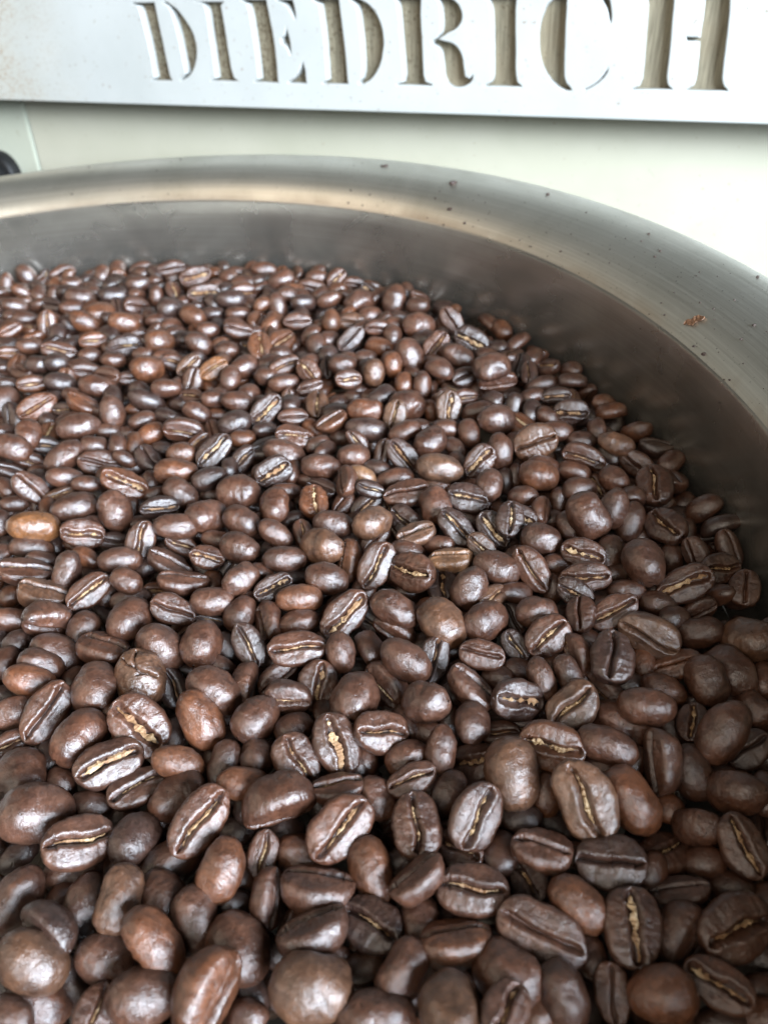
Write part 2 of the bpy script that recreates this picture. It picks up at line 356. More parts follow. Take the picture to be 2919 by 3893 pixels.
-4.9 191.1 0.1 -0.213 0.253 0.911 0.245 9.8 6.1 b5
-140.0 343.1 1.2 0.619 0.519 -0.211 0.550 12.6 9.6 g2
-2.4 102.3 -2.9 0.110 0.573 0.800 0.138 9.4 5.8 b0
-102.2 213.5 1.2 -0.220 0.052 0.796 0.561 12.1 7.5 b0
27.7 247.0 1.2 -0.102 0.417 0.903 0.002 11.8 9.1 b0
63.6 221.6 -1.1 0.878 0.464 -0.109 -0.047 10.5 6.5 G1
13.0 42.6 -1.5 0.098 0.933 0.089 -0.335 8.5 6.5 b2
-67.8 279.8 1.2 0.836 0.470 -0.071 0.273 11.2 7.8 g4
-31.7 294.5 -1.5 0.839 0.400 0.160 0.333 13.9 10.7 G2
23.8 51.2 -4.5 0.306 0.604 0.654 0.337 8.5 6.5 b0
11.2 256.1 1.2 -0.273 0.706 0.497 0.426 10.0 7.7 b2
-45.6 276.9 -1.5 -0.492 0.823 0.221 -0.177 12.6 9.7 b0
-76.1 221.2 -1.5 0.429 0.213 -0.196 0.855 10.9 8.4 s1
58.1 180.6 -2.2 0.076 0.228 0.727 0.643 10.5 6.6 b0
12.0 70.6 -4.5 -0.154 0.758 0.569 -0.279 10.2 7.9 b0
-70.6 94.0 -4.5 -0.211 0.127 0.893 0.376 10.5 6.8 b0
-106.6 182.8 -2.2 -0.225 -0.102 0.966 -0.082 13.1 8.1 b0
-172.1 422.2 -3.4 -0.443 0.323 0.746 0.380 14.7 10.7 b0
77.6 101.1 -5.7 -0.062 0.832 0.545 0.080 9.1 7.0 b0
-43.9 211.9 -1.5 0.787 0.471 -0.110 0.383 11.9 7.4 g1
-18.0 239.8 -1.5 0.712 0.206 -0.117 0.661 11.8 9.1 g4
38.3 63.1 -4.5 -0.010 0.885 0.393 0.250 8.5 6.2 b0
-93.8 207.8 1.2 -0.209 0.958 0.064 -0.184 9.8 6.1 b0
-3.0 181.2 2.2 0.213 0.125 -0.387 0.888 9.0 5.5 g1
10.6 210.4 1.2 -0.330 0.933 0.101 0.102 11.5 7.1 b0
-56.7 122.6 -4.5 0.471 0.352 -0.126 0.799 11.5 7.6 g1
-48.9 303.6 2.1 0.086 0.153 -0.467 0.867 12.5 7.8 s0
-55.8 250.6 1.2 0.592 -0.796 0.030 0.118 9.9 7.0 b0
-125.0 300.3 1.2 -0.301 0.888 0.191 -0.291 11.4 8.7 b1
-127.2 311.9 1.2 -0.005 0.231 -0.373 0.899 14.7 9.1 g0
-103.7 206.6 -1.6 0.957 0.160 0.019 0.243 11.1 7.3 G4
-23.7 169.6 -1.5 0.598 0.177 -0.189 0.758 9.4 6.6 g0
-100.3 280.7 1.5 0.869 0.468 -0.079 -0.135 11.1 8.6 s0
-77.7 237.7 -1.7 -0.375 0.898 0.229 0.009 11.1 7.8 b2
31.2 208.1 -1.5 -0.286 0.653 0.692 0.114 10.1 7.8 b0
61.4 234.2 -4.0 0.673 -0.724 -0.070 -0.131 11.5 7.7 b0
-66.2 272.0 -1.5 0.702 0.425 -0.257 0.511 11.5 8.7 s0
-60.2 174.7 -2.8 0.226 0.225 -0.420 0.850 10.6 6.5 g0
-3.5 163.7 -2.6 0.894 0.357 -0.117 0.244 10.2 6.3 s0
-74.6 264.1 1.2 -0.428 0.892 0.010 -0.143 12.1 7.5 b0
-133.6 301.4 1.2 0.591 -0.802 0.050 0.066 10.8 8.3 b1
-100.4 136.6 -1.0 -0.226 0.753 0.603 -0.134 9.3 7.1 b0
-142.4 276.9 -1.5 0.728 -0.510 -0.449 0.089 15.5 12.2 b0
-113.8 317.3 1.2 0.801 0.578 0.130 0.091 11.7 7.7 g2
-103.1 375.5 1.0 0.529 -0.839 -0.086 0.092 12.7 9.1 b0
23.6 81.2 -4.4 -0.002 0.778 0.540 0.323 9.2 6.2 b2
-82.7 261.2 -1.2 -0.204 0.200 0.723 0.629 14.6 9.0 b1
-54.2 338.8 1.2 0.569 -0.816 0.022 0.101 14.5 9.0 b1
-33.3 328.1 -1.5 -0.310 0.636 0.537 0.460 14.3 9.1 b0
-29.3 268.3 1.2 0.837 0.527 -0.030 0.144 12.3 7.6 g0
64.9 197.0 -3.2 0.066 0.163 0.852 0.492 10.1 6.3 b0
40.3 171.6 -1.5 -0.184 0.945 -0.222 0.154 9.4 6.6 b0
29.8 135.3 -2.4 -0.149 0.963 0.068 -0.212 9.9 6.2 b0
20.4 241.7 -1.5 -0.417 0.629 0.587 0.294 11.5 7.1 b0
51.5 59.3 -6.7 0.014 0.933 -0.201 0.299 8.5 6.5 b0
-131.7 284.8 1.2 0.821 0.535 0.185 0.071 12.3 7.6 g2
-73.8 74.6 -5.4 -0.267 0.817 0.509 -0.046 8.5 6.2 b0
-26.7 234.4 -1.5 0.890 0.447 0.080 -0.038 11.0 6.9 s0
24.3 212.3 -1.5 0.513 -0.854 0.088 -0.011 9.5 7.0 b0
36.4 244.3 -1.7 0.895 0.427 0.021 0.129 10.4 8.0 s1
-83.3 107.9 -4.5 -0.113 0.570 0.813 -0.038 10.2 7.8 b1
-1.7 217.5 -0.5 -0.050 0.107 0.826 0.551 14.5 9.0 b1
43.2 142.4 -2.1 -0.189 0.089 0.879 0.427 10.2 6.3 b0
-16.6 284.6 -1.1 -0.303 0.627 0.685 0.215 11.6 8.9 b0
-35.1 312.1 -1.5 -0.439 0.770 0.461 0.053 12.4 9.5 b2
-50.2 351.8 -1.9 0.769 0.588 0.244 0.062 13.6 10.4 g0
28.3 138.2 -3.9 -0.399 0.881 0.022 -0.252 10.2 6.3 b0
-121.2 234.0 -3.0 0.163 0.249 -0.632 0.715 11.6 7.2 g0
36.1 220.1 -1.5 -0.364 0.924 0.042 0.113 11.1 6.9 b0
27.5 309.6 -2.0 0.605 -0.772 0.146 -0.129 10.5 8.1 b0
-9.9 301.1 1.2 -0.259 0.704 0.641 0.164 10.7 8.2 b2
-1.4 302.5 -1.4 0.852 0.519 0.042 -0.059 12.4 8.3 s4
48.7 220.4 -2.0 -0.334 0.732 0.482 0.348 10.0 6.6 b1
70.6 199.2 -1.4 0.182 0.732 0.559 0.346 8.8 6.8 b0
-87.2 172.7 -0.5 -0.114 0.304 0.858 0.397 9.4 5.8 b2
-41.2 379.6 -2.9 -0.101 0.072 0.781 0.612 13.5 8.4 b0
-10.1 324.4 0.5 -0.465 0.880 0.083 0.049 11.9 7.4 b0
-90.1 398.6 -2.2 0.850 0.513 0.047 0.107 14.6 9.1 s0
-5.9 355.3 -3.1 0.765 0.533 -0.069 0.354 11.4 8.8 g0
-30.2 259.3 -1.5 0.553 -0.831 -0.034 0.039 12.0 7.5 b0
-62.4 310.1 1.2 -0.417 0.901 0.003 -0.117 10.5 7.5 b0
-100.6 295.0 1.2 0.635 -0.754 0.009 0.167 10.1 7.2 b0
-21.3 323.6 1.1 0.810 -0.540 0.028 0.228 11.6 8.9 b1
8.1 288.5 1.2 0.821 0.566 0.025 -0.069 9.9 7.0 s0
58.2 211.6 -2.7 -0.157 0.391 0.835 0.354 9.5 6.6 b0
13.5 156.7 -1.5 0.611 -0.755 0.105 -0.212 9.6 6.0 b0
72.3 189.8 -5.3 0.065 0.457 0.850 0.254 9.5 6.5 b1
-28.6 335.4 0.9 -0.404 0.902 0.041 -0.148 10.7 8.3 b0
-44.3 224.9 -1.5 -0.357 0.928 -0.012 -0.111 9.5 6.9 b2
-18.4 214.3 -1.5 -0.491 0.865 0.104 0.013 9.2 6.5 b0
65.1 74.8 -4.8 0.135 0.842 0.523 -0.002 10.3 6.4 b0
-84.5 85.2 -4.5 -0.364 0.855 0.336 -0.155 8.7 5.7 b1
-152.4 419.4 -3.4 0.756 0.627 0.088 0.168 14.6 9.0 s0
-142.2 321.1 1.2 0.584 -0.785 -0.025 0.205 11.8 7.3 b0
-11.9 182.0 -2.0 0.875 0.087 -0.118 0.462 9.4 6.4 s0
-82.2 247.6 -1.5 -0.393 0.903 0.164 -0.050 10.8 6.7 b0
-87.4 228.6 1.2 -0.187 0.676 0.702 0.120 9.9 6.3 b0
2.4 204.1 -1.5 0.747 0.378 -0.262 0.481 9.5 5.9 s0
48.6 64.3 -6.1 -0.341 0.890 -0.085 0.290 8.5 6.5 b0
53.9 216.2 -2.5 -0.483 0.666 0.563 -0.080 10.2 7.8 b1
-101.1 354.1 -1.5 0.794 0.496 0.320 0.145 12.9 9.9 s0
-116.4 241.7 -2.7 0.068 0.248 -0.496 0.829 11.2 7.0 g1
78.8 127.1 -5.1 -0.381 0.794 -0.114 0.460 9.4 5.8 b0
-15.3 54.6 -4.5 -0.176 0.982 0.057 -0.039 8.5 5.4 b4
45.6 75.6 -5.3 0.157 0.456 0.876 -0.020 8.5 6.5 b2
58.6 239.5 -1.1 0.775 0.071 -0.219 0.588 10.0 6.6 g1
43.9 163.5 -0.7 0.690 0.456 0.168 0.536 8.7 6.7 g0
-111.9 293.6 -1.5 0.063 0.225 -0.517 0.823 13.1 8.1 s0
-54.0 293.5 -1.5 0.548 -0.831 0.093 -0.016 10.5 8.1 b0
-37.0 266.8 -1.5 0.522 -0.846 0.102 -0.033 9.8 7.6 b0
6.8 308.0 -2.6 0.580 -0.801 -0.004 0.151 10.9 8.4 b0
-14.8 360.1 -2.8 -0.380 0.922 -0.036 -0.065 11.8 7.4 b0
13.8 284.0 -1.6 -0.318 0.688 0.601 0.252 10.3 7.9 b0
14.1 245.2 -1.5 -0.273 0.708 0.599 0.255 9.3 7.1 b2
-50.0 149.8 -4.5 0.567 -0.811 0.053 0.129 10.6 7.5 b0
53.5 93.0 -6.6 -0.076 0.667 0.678 0.302 8.5 5.7 b0
25.4 200.6 -1.5 0.014 0.529 0.755 0.388 9.5 5.9 b0
-27.3 202.0 -2.4 -0.304 0.730 0.608 0.062 9.6 6.0 b0
-50.6 366.0 -3.1 -0.356 0.929 -0.002 -0.096 14.3 8.9 b0
-45.8 127.2 -4.5 0.025 0.315 0.768 0.557 9.7 7.5 b0
-11.8 289.8 -1.9 -0.413 0.874 0.101 -0.235 10.6 8.2 b0
-156.9 342.1 1.2 0.806 0.540 0.079 0.229 11.3 7.0 s2
-29.2 191.8 -1.5 0.727 -0.680 0.068 0.069 9.6 6.0 b0
-20.1 253.2 -1.5 0.872 0.478 -0.023 0.101 10.5 6.5 s0
-37.1 88.6 -4.5 0.143 0.668 0.727 0.071 8.6 6.6 b1
23.6 132.6 0.5 0.911 0.237 0.199 0.274 9.9 6.2 g4
-122.5 416.5 -6.2 -0.384 0.622 0.679 0.071 13.8 10.6 b0
-164.5 389.2 0.8 -0.336 0.207 0.762 0.514 11.2 7.5 b2
-17.5 351.9 -4.2 0.117 0.105 -0.550 0.820 13.9 8.6 s0
-74.8 289.8 -1.4 0.076 0.183 -0.490 0.849 12.0 7.5 g0
-139.6 391.2 0.4 -0.308 0.935 0.079 -0.159 11.2 8.2 b0
-5.2 211.6 -0.3 0.379 0.160 -0.516 0.752 9.1 5.7 g0
-44.1 132.9 -4.5 -0.296 0.473 0.799 0.224 9.5 6.2 b1
-6.8 72.4 -4.7 -0.389 0.917 0.092 -0.015 8.5 5.3 b1
-162.8 370.9 1.2 -0.254 0.017 0.839 0.480 12.6 7.8 b0
-109.2 413.2 -5.7 0.814 0.560 0.041 0.148 13.1 9.2 g0
-56.1 384.9 -5.1 0.779 -0.619 0.049 0.086 12.4 9.6 b0
-113.9 308.1 -1.5 0.618 -0.766 -0.001 0.178 10.5 7.5 b0
64.5 119.8 -2.9 -0.105 0.966 0.079 -0.221 8.5 6.5 b0
-38.1 151.2 -2.8 0.831 0.343 0.421 0.119 9.9 6.1 s0
-17.7 190.5 -1.5 0.299 -0.029 -0.288 0.909 10.2 6.3 s1
-101.5 175.9 -1.5 -0.267 0.030 0.928 0.258 9.1 5.7 b0
-146.0 310.3 -1.5 0.741 0.382 0.030 0.552 10.4 8.0 s2
-118.0 206.5 -1.5 0.521 -0.821 -0.007 0.232 9.3 5.8 b0
-51.0 328.3 -1.5 0.690 -0.716 0.041 0.093 12.1 7.5 b0
2.0 269.6 -1.5 -0.292 0.954 -0.054 -0.050 9.5 6.6 b0
79.0 167.7 -8.8 -0.419 0.889 -0.139 0.122 11.4 7.1 b0
-127.0 402.8 -1.3 -0.225 0.760 0.551 0.262 11.0 8.5 b0
-179.0 409.2 -1.5 0.504 -0.612 -0.552 -0.259 13.0 8.0 b0
-40.0 328.2 1.2 0.616 -0.766 -0.182 -0.037 8.7 6.6 b2
-84.4 222.6 -1.0 -0.334 0.164 0.904 0.212 8.9 5.5 b0
-39.5 69.0 -4.5 -0.250 0.958 -0.046 -0.130 8.5 5.4 b1
-82.8 232.1 -1.3 -0.270 0.647 0.713 0.010 10.0 6.3 b2
-36.4 228.3 -1.5 -0.362 0.894 0.091 -0.247 9.5 5.9 b1
-13.1 266.8 -1.5 0.714 0.225 -0.185 0.636 10.3 6.6 s1
-89.9 300.8 -1.5 0.671 -0.737 0.080 -0.004 9.8 7.5 b0
-0.4 195.7 -1.5 0.059 0.261 0.947 0.177 10.0 6.2 b1
-49.5 173.4 -1.5 0.096 0.180 0.802 0.561 9.6 5.9 b0
-35.5 53.3 -5.4 -0.226 0.453 0.862 0.013 8.5 6.4 b1
73.6 143.4 -7.1 -0.239 0.726 0.561 0.317 8.7 6.6 b0
-92.9 282.6 -1.8 0.877 0.453 0.160 0.020 9.8 6.1 s0
50.2 43.5 -8.5 -0.449 0.871 -0.088 -0.181 8.5 6.5 b0
17.0 184.7 -2.8 -0.029 0.120 0.921 0.369 9.2 5.7 b2
-134.3 335.3 -1.5 -0.242 0.676 0.670 0.187 10.8 8.3 b1
53.0 267.1 -4.7 -0.452 0.837 -0.222 0.212 8.9 6.9 b1
63.2 69.6 -7.8 0.833 -0.175 -0.045 0.523 9.0 7.0 s1
63.4 131.0 -5.8 -0.263 0.855 0.348 0.279 8.7 5.8 b0
-134.3 364.1 -1.5 0.627 -0.757 -0.011 0.180 13.0 8.1 b0
-87.8 333.3 -1.5 -0.373 0.917 0.029 -0.137 12.2 7.6 b0
-62.9 332.9 -1.5 0.652 -0.750 0.029 0.109 11.1 6.9 b1
-79.4 295.6 -1.6 -0.469 0.872 0.008 -0.140 12.2 7.6 b0
33.6 230.3 -1.5 0.818 0.549 0.164 0.043 10.2 6.3 G0
-20.3 57.1 -4.5 -0.062 0.290 0.895 0.333 8.5 5.3 b0
20.4 111.4 -4.5 -0.431 0.876 -0.111 0.189 8.5 6.5 b0
53.7 109.6 -5.1 -0.105 0.738 0.641 0.182 8.5 6.5 b2
-43.2 308.5 -2.4 0.604 -0.791 0.036 0.090 10.0 6.6 b0
-8.0 135.1 -4.5 0.382 0.146 -0.374 0.833 8.5 6.0 g1
40.1 50.1 -6.3 0.932 0.174 -0.150 0.281 8.5 5.3 G0
-155.7 359.3 -1.5 -0.351 0.914 0.085 -0.186 12.9 8.0 b0
-156.7 388.9 -1.9 -0.407 0.597 0.690 0.042 11.4 8.8 b0
-85.9 170.1 -5.5 -0.268 0.943 0.032 -0.195 10.7 6.6 b0
-35.4 49.2 -3.6 0.197 0.933 -0.191 0.232 8.5 6.5 b0
-79.2 100.5 -4.5 -0.396 0.456 0.797 0.013 8.5 6.4 b0
48.2 104.4 -4.8 -0.268 0.952 -0.116 0.096 8.5 6.3 b1
-153.2 323.3 -1.5 0.800 0.560 0.214 0.035 10.8 6.7 g2
2.2 352.7 -5.8 0.793 0.604 0.034 -0.064 10.5 7.0 s0
-92.9 362.6 -1.5 0.520 -0.581 -0.573 -0.252 10.6 7.1 b0
-123.7 216.3 -1.5 -0.228 0.474 0.840 0.134 9.6 6.0 b0
57.1 57.0 -7.7 -0.385 0.910 -0.063 -0.137 8.5 6.5 b0
-126.2 227.7 -1.5 -0.015 0.306 -0.100 0.947 10.7 6.7 s1
-55.4 110.0 -5.1 -0.060 0.674 0.736 0.016 8.5 6.5 b1
9.4 108.5 -4.5 -0.398 0.884 -0.012 -0.244 8.5 6.5 b1
1.8 99.7 -4.5 -0.322 0.908 -0.130 0.236 8.5 6.5 b0
32.7 39.6 -2.9 0.019 0.847 -0.197 0.494 8.5 6.5 b0
17.9 96.5 -4.2 0.962 0.221 -0.105 -0.117 8.5 6.5 g0
-82.9 72.3 -4.8 -0.288 0.437 0.844 0.120 8.5 5.3 b1
-94.8 245.0 -2.1 -0.369 0.912 0.035 -0.174 9.5 5.9 b0
-145.6 293.2 -1.5 0.619 -0.753 -0.011 0.222 10.1 6.4 b0
-83.0 129.9 -4.5 -0.134 0.876 0.464 0.011 8.5 6.5 b0
17.6 76.9 -4.5 -0.376 0.922 -0.075 0.046 8.5 6.3 b1
-82.3 183.2 -4.5 0.879 0.439 0.185 -0.002 8.9 6.5 s1
-148.3 386.4 -1.8 0.581 -0.492 -0.648 -0.027 10.2 7.8 b0
42.6 85.1 -4.8 -0.219 0.883 0.363 0.202 8.5 5.4 b2
-73.4 248.1 -1.5 0.034 0.197 0.873 0.446 9.7 6.0 b1
-120.2 259.5 -4.5 -0.437 0.315 0.804 0.251 10.6 8.2 b1
7.3 101.8 -4.5 -0.277 0.711 0.626 0.158 8.5 5.3 b0
-65.2 158.3 -4.5 0.937 0.306 0.165 0.003 9.1 5.6 G2
-114.5 262.9 -0.7 0.864 0.484 -0.067 -0.121 9.4 5.8 g1
-35.9 156.0 -1.5 -0.208 0.851 0.220 -0.430 8.5 6.5 b0
24.6 329.4 -3.7 -0.429 0.624 0.644 -0.109 10.3 7.9 b0
43.5 118.9 -4.5 -0.016 0.274 0.933 0.233 8.5 5.3 b0
-80.4 61.0 -4.5 -0.325 0.596 0.733 -0.044 8.5 6.4 b1
75.6 116.2 -7.9 0.885 0.127 -0.085 0.441 8.5 6.5 s1
69.5 154.3 -7.3 0.102 0.904 0.390 0.139 8.5 6.5 b0
-47.6 208.4 -1.5 -0.317 0.623 0.680 -0.220 8.5 6.5 b1
-16.0 210.3 -1.5 -0.480 0.779 0.293 -0.277 9.9 6.2 b0
7.6 54.9 -4.5 0.966 0.200 -0.049 0.156 8.5 6.4 g0
22.4 97.3 -4.8 0.952 0.291 -0.039 -0.088 8.5 6.4 g0
-105.8 201.2 -1.4 -0.271 0.592 0.743 -0.157 9.4 5.9 b2
47.8 39.4 -6.6 0.155 0.942 -0.180 0.239 8.5 6.5 b2
-62.2 195.0 -4.5 0.663 0.230 0.012 0.712 8.7 6.7 s0
63.5 176.3 -5.7 0.609 0.054 -0.317 0.725 8.5 6.5 G0
-65.5 260.3 -1.5 0.903 0.382 -0.106 -0.166 10.0 6.2 g0
-102.3 187.4 -5.8 -0.322 0.428 0.844 0.026 8.5 6.5 b1
-34.6 166.9 -4.5 -0.158 0.853 0.495 0.051 8.5 6.5 b1
27.7 128.9 -4.5 0.558 0.130 -0.353 0.740 8.5 5.8 s1
-0.8 216.2 -6.7 -0.320 0.688 0.560 0.333 8.9 6.1 b2
-108.5 165.6 -4.5 -0.333 0.812 0.377 -0.297 8.5 6.5 b2
-25.0 46.3 -4.5 -0.028 0.994 -0.038 -0.095 8.5 5.7 b0
50.7 171.2 -4.6 -0.141 0.744 0.494 0.427 8.5 5.4 b0
-27.5 155.1 -4.5 -0.466 0.880 -0.089 0.033 8.5 6.5 b1
-8.8 146.2 -4.6 0.854 0.266 -0.080 0.441 8.5 6.5 s0
-49.7 143.5 -4.5 0.073 0.224 -0.015 0.972 8.5 5.3 g1
2.7 244.2 -4.5 0.507 -0.858 0.067 0.031 10.1 6.3 b0
-53.2 199.2 -4.5 -0.282 0.951 0.003 -0.130 8.5 5.9 b0
46.3 163.9 -5.3 -0.310 0.940 0.037 0.139 8.5 5.7 b0
-115.3 189.7 -4.5 -0.308 0.922 0.053 -0.231 8.6 5.3 b1
-37.7 180.1 -4.5 -0.365 0.664 0.610 0.234 8.5 5.3 b0
-79.8 159.9 -4.5 -0.408 0.707 0.533 -0.223 8.5 6.5 b0
-20.5 108.8 -4.5 -0.299 0.652 0.622 -0.314 8.5 6.5 b0
-12.2 95.3 -4.5 -0.079 0.735 0.673 0.022 8.5 6.5 b0
39.4 127.0 -4.5 -0.012 0.968 0.111 -0.223 8.5 6.5 b1
25.3 112.7 -4.5 -0.313 0.936 -0.015 -0.162 8.5 6.5 b0
-30.1 60.3 -8.0 -0.092 0.962 0.009 -0.257 8.5 6.5 b1
-119.8 196.9 -1.5 0.502 -0.566 -0.647 -0.097 9.3 5.7 b0
-14.1 92.7 -4.5 -0.271 0.701 0.648 0.123 8.5 6.1 b1
-45.9 162.0 -4.5 0.831 0.330 -0.134 0.428 8.5 6.1 s1
-27.4 180.6 -4.5 -0.226 0.967 0.115 0.016 8.5 5.4 b1
41.0 39.2 -6.6 -0.077 0.986 -0.088 0.116 8.5 5.3 b1
-134.3 253.9 -1.5 -0.451 0.714 0.187 -0.502 10.3 6.4 b0
-97.4 330.6 -4.7 0.552 -0.820 -0.005 0.151 10.5 6.7 b0
-10.4 167.2 -4.5 0.670 -0.738 0.072 0.032 8.5 5.3 b1
24.0 76.2 -8.1 0.036 0.328 0.869 0.369 9.1 5.6 b1
-87.6 262.4 -4.8 -0.397 0.904 0.023 -0.159 9.4 5.8 b2
-21.9 199.6 -4.5 0.566 -0.820 0.056 0.066 8.5 5.3 b0
-11.0 243.8 -4.5 -0.445 0.864 0.193 -0.134 8.5 6.5 b0
-20.4 229.6 -4.5 -0.138 0.479 0.829 0.253 8.5 6.5 b2
32.7 113.1 -4.5 0.087 0.784 0.582 0.195 8.5 6.5 b2
-112.8 334.2 -4.5 0.563 -0.809 -0.012 0.167 9.5 6.9 b0
32.3 158.0 -7.3 0.020 0.984 0.076 -0.160 8.5 6.5 b0
-109.5 265.2 -5.8 -0.409 0.893 0.037 -0.185 12.0 7.5 b4
-98.8 128.5 -4.5 -0.133 0.960 0.058 -0.239 8.5 6.2 b1
41.2 185.3 -4.5 -0.292 0.697 0.564 0.334 8.5 5.3 b0
-50.0 157.8 -4.5 -0.282 0.638 0.699 -0.159 8.5 6.5 b2
-28.9 252.3 -4.5 0.634 0.425 -0.276 0.584 8.5 6.4 g0
-55.9 248.0 -4.5 -0.113 0.986 0.030 -0.118 8.5 6.2 b2
-116.5 228.4 -4.5 0.536 -0.816 -0.006 0.216 8.5 5.3 b0
21.6 229.1 -4.5 -0.175 0.673 0.527 0.490 8.5 5.5 b2
37.9 184.1 -4.5 -0.153 0.740 0.491 0.433 8.5 5.4 b1
-89.2 245.9 -5.3 -0.377 0.923 -0.082 -0.011 8.5 6.5 b0
52.6 192.4 -5.6 -0.190 0.751 0.593 0.220 8.5 6.5 b2
56.5 139.0 -5.0 -0.387 0.919 -0.054 -0.062 8.5 6.5 b0
-73.8 230.5 -4.5 -0.424 0.901 -0.086 -0.001 8.5 6.5 b1
-72.9 204.4 -4.5 -0.317 0.932 0.165 -0.052 8.5 5.8 b0
39.9 136.9 -4.5 -0.151 0.749 0.535 0.359 8.5 5.7 b0
82.0 154.0 -8.4 0.109 0.782 0.450 0.417 8.5 6.5 b0
-74.9 211.7 -4.5 -0.101 0.720 0.617 0.302 8.5 6.5 b0
-117.9 206.0 -4.5 0.794 0.535 0.117 0.264 8.5 6.2 s0
1.3 181.6 -4.5 0.562 0.292 -0.313 0.708 8.5 6.2 g1
-17.3 52.4 -8.0 -0.297 0.951 -0.062 -0.057 8.5 6.5 b1
-75.8 190.3 -4.5 -0.498 0.850 -0.016 -0.170 8.5 5.3 b0
-71.1 168.8 -4.5 0.014 0.984 -0.170 0.059 8.5 6.5 b1
-4.9 246.4 -4.5 0.810 -0.571 0.081 -0.102 8.5 6.5 b0
-70.8 260.6 -4.5 0.557 -0.813 0.129 -0.111 8.5 6.5 b1
30.9 57.3 -8.3 0.217 0.782 0.560 0.167 8.5 6.5 b1
-83.0 222.4 -5.0 0.710 -0.683 0.050 0.161 8.5 5.3 b1
-106.6 148.4 -4.5 -0.346 0.566 0.735 -0.138 8.5 6.5 b1
-10.5 221.2 -4.5 -0.343 0.936 -0.048 -0.060 8.5 6.1 b0
24.0 168.8 -4.5 -0.059 0.330 0.802 0.494 8.5 6.0 b0
-40.0 85.3 -8.0 -0.053 0.974 -0.148 0.165 8.5 6.5 b1
52.7 48.9 -11.1 -0.167 0.971 -0.091 0.147 8.5 6.4 b1
26.2 103.0 -8.0 -0.377 0.920 -0.087 0.054 8.5 6.2 b1
-79.6 198.8 -4.5 -0.332 0.682 0.590 0.276 8.5 5.3 b0
-113.0 209.3 -5.2 -0.311 0.692 0.580 0.296 8.5 5.4 b0
-12.5 123.7 -8.0 -0.282 0.956 -0.055 -0.059 8.5 6.2 b1
71.8 85.7 -11.9 -0.382 0.820 -0.107 0.412 8.5 6.5 b1
-70.8 142.7 -8.0 -0.221 0.861 0.160 -0.430 8.5 6.5 b2
-10.2 50.0 -8.0 -0.120 0.990 -0.056 -0.044 8.5 5.5 b0
-82.4 123.4 -8.0 0.505 -0.853 0.082 -0.106 8.5 6.5 b1
"""
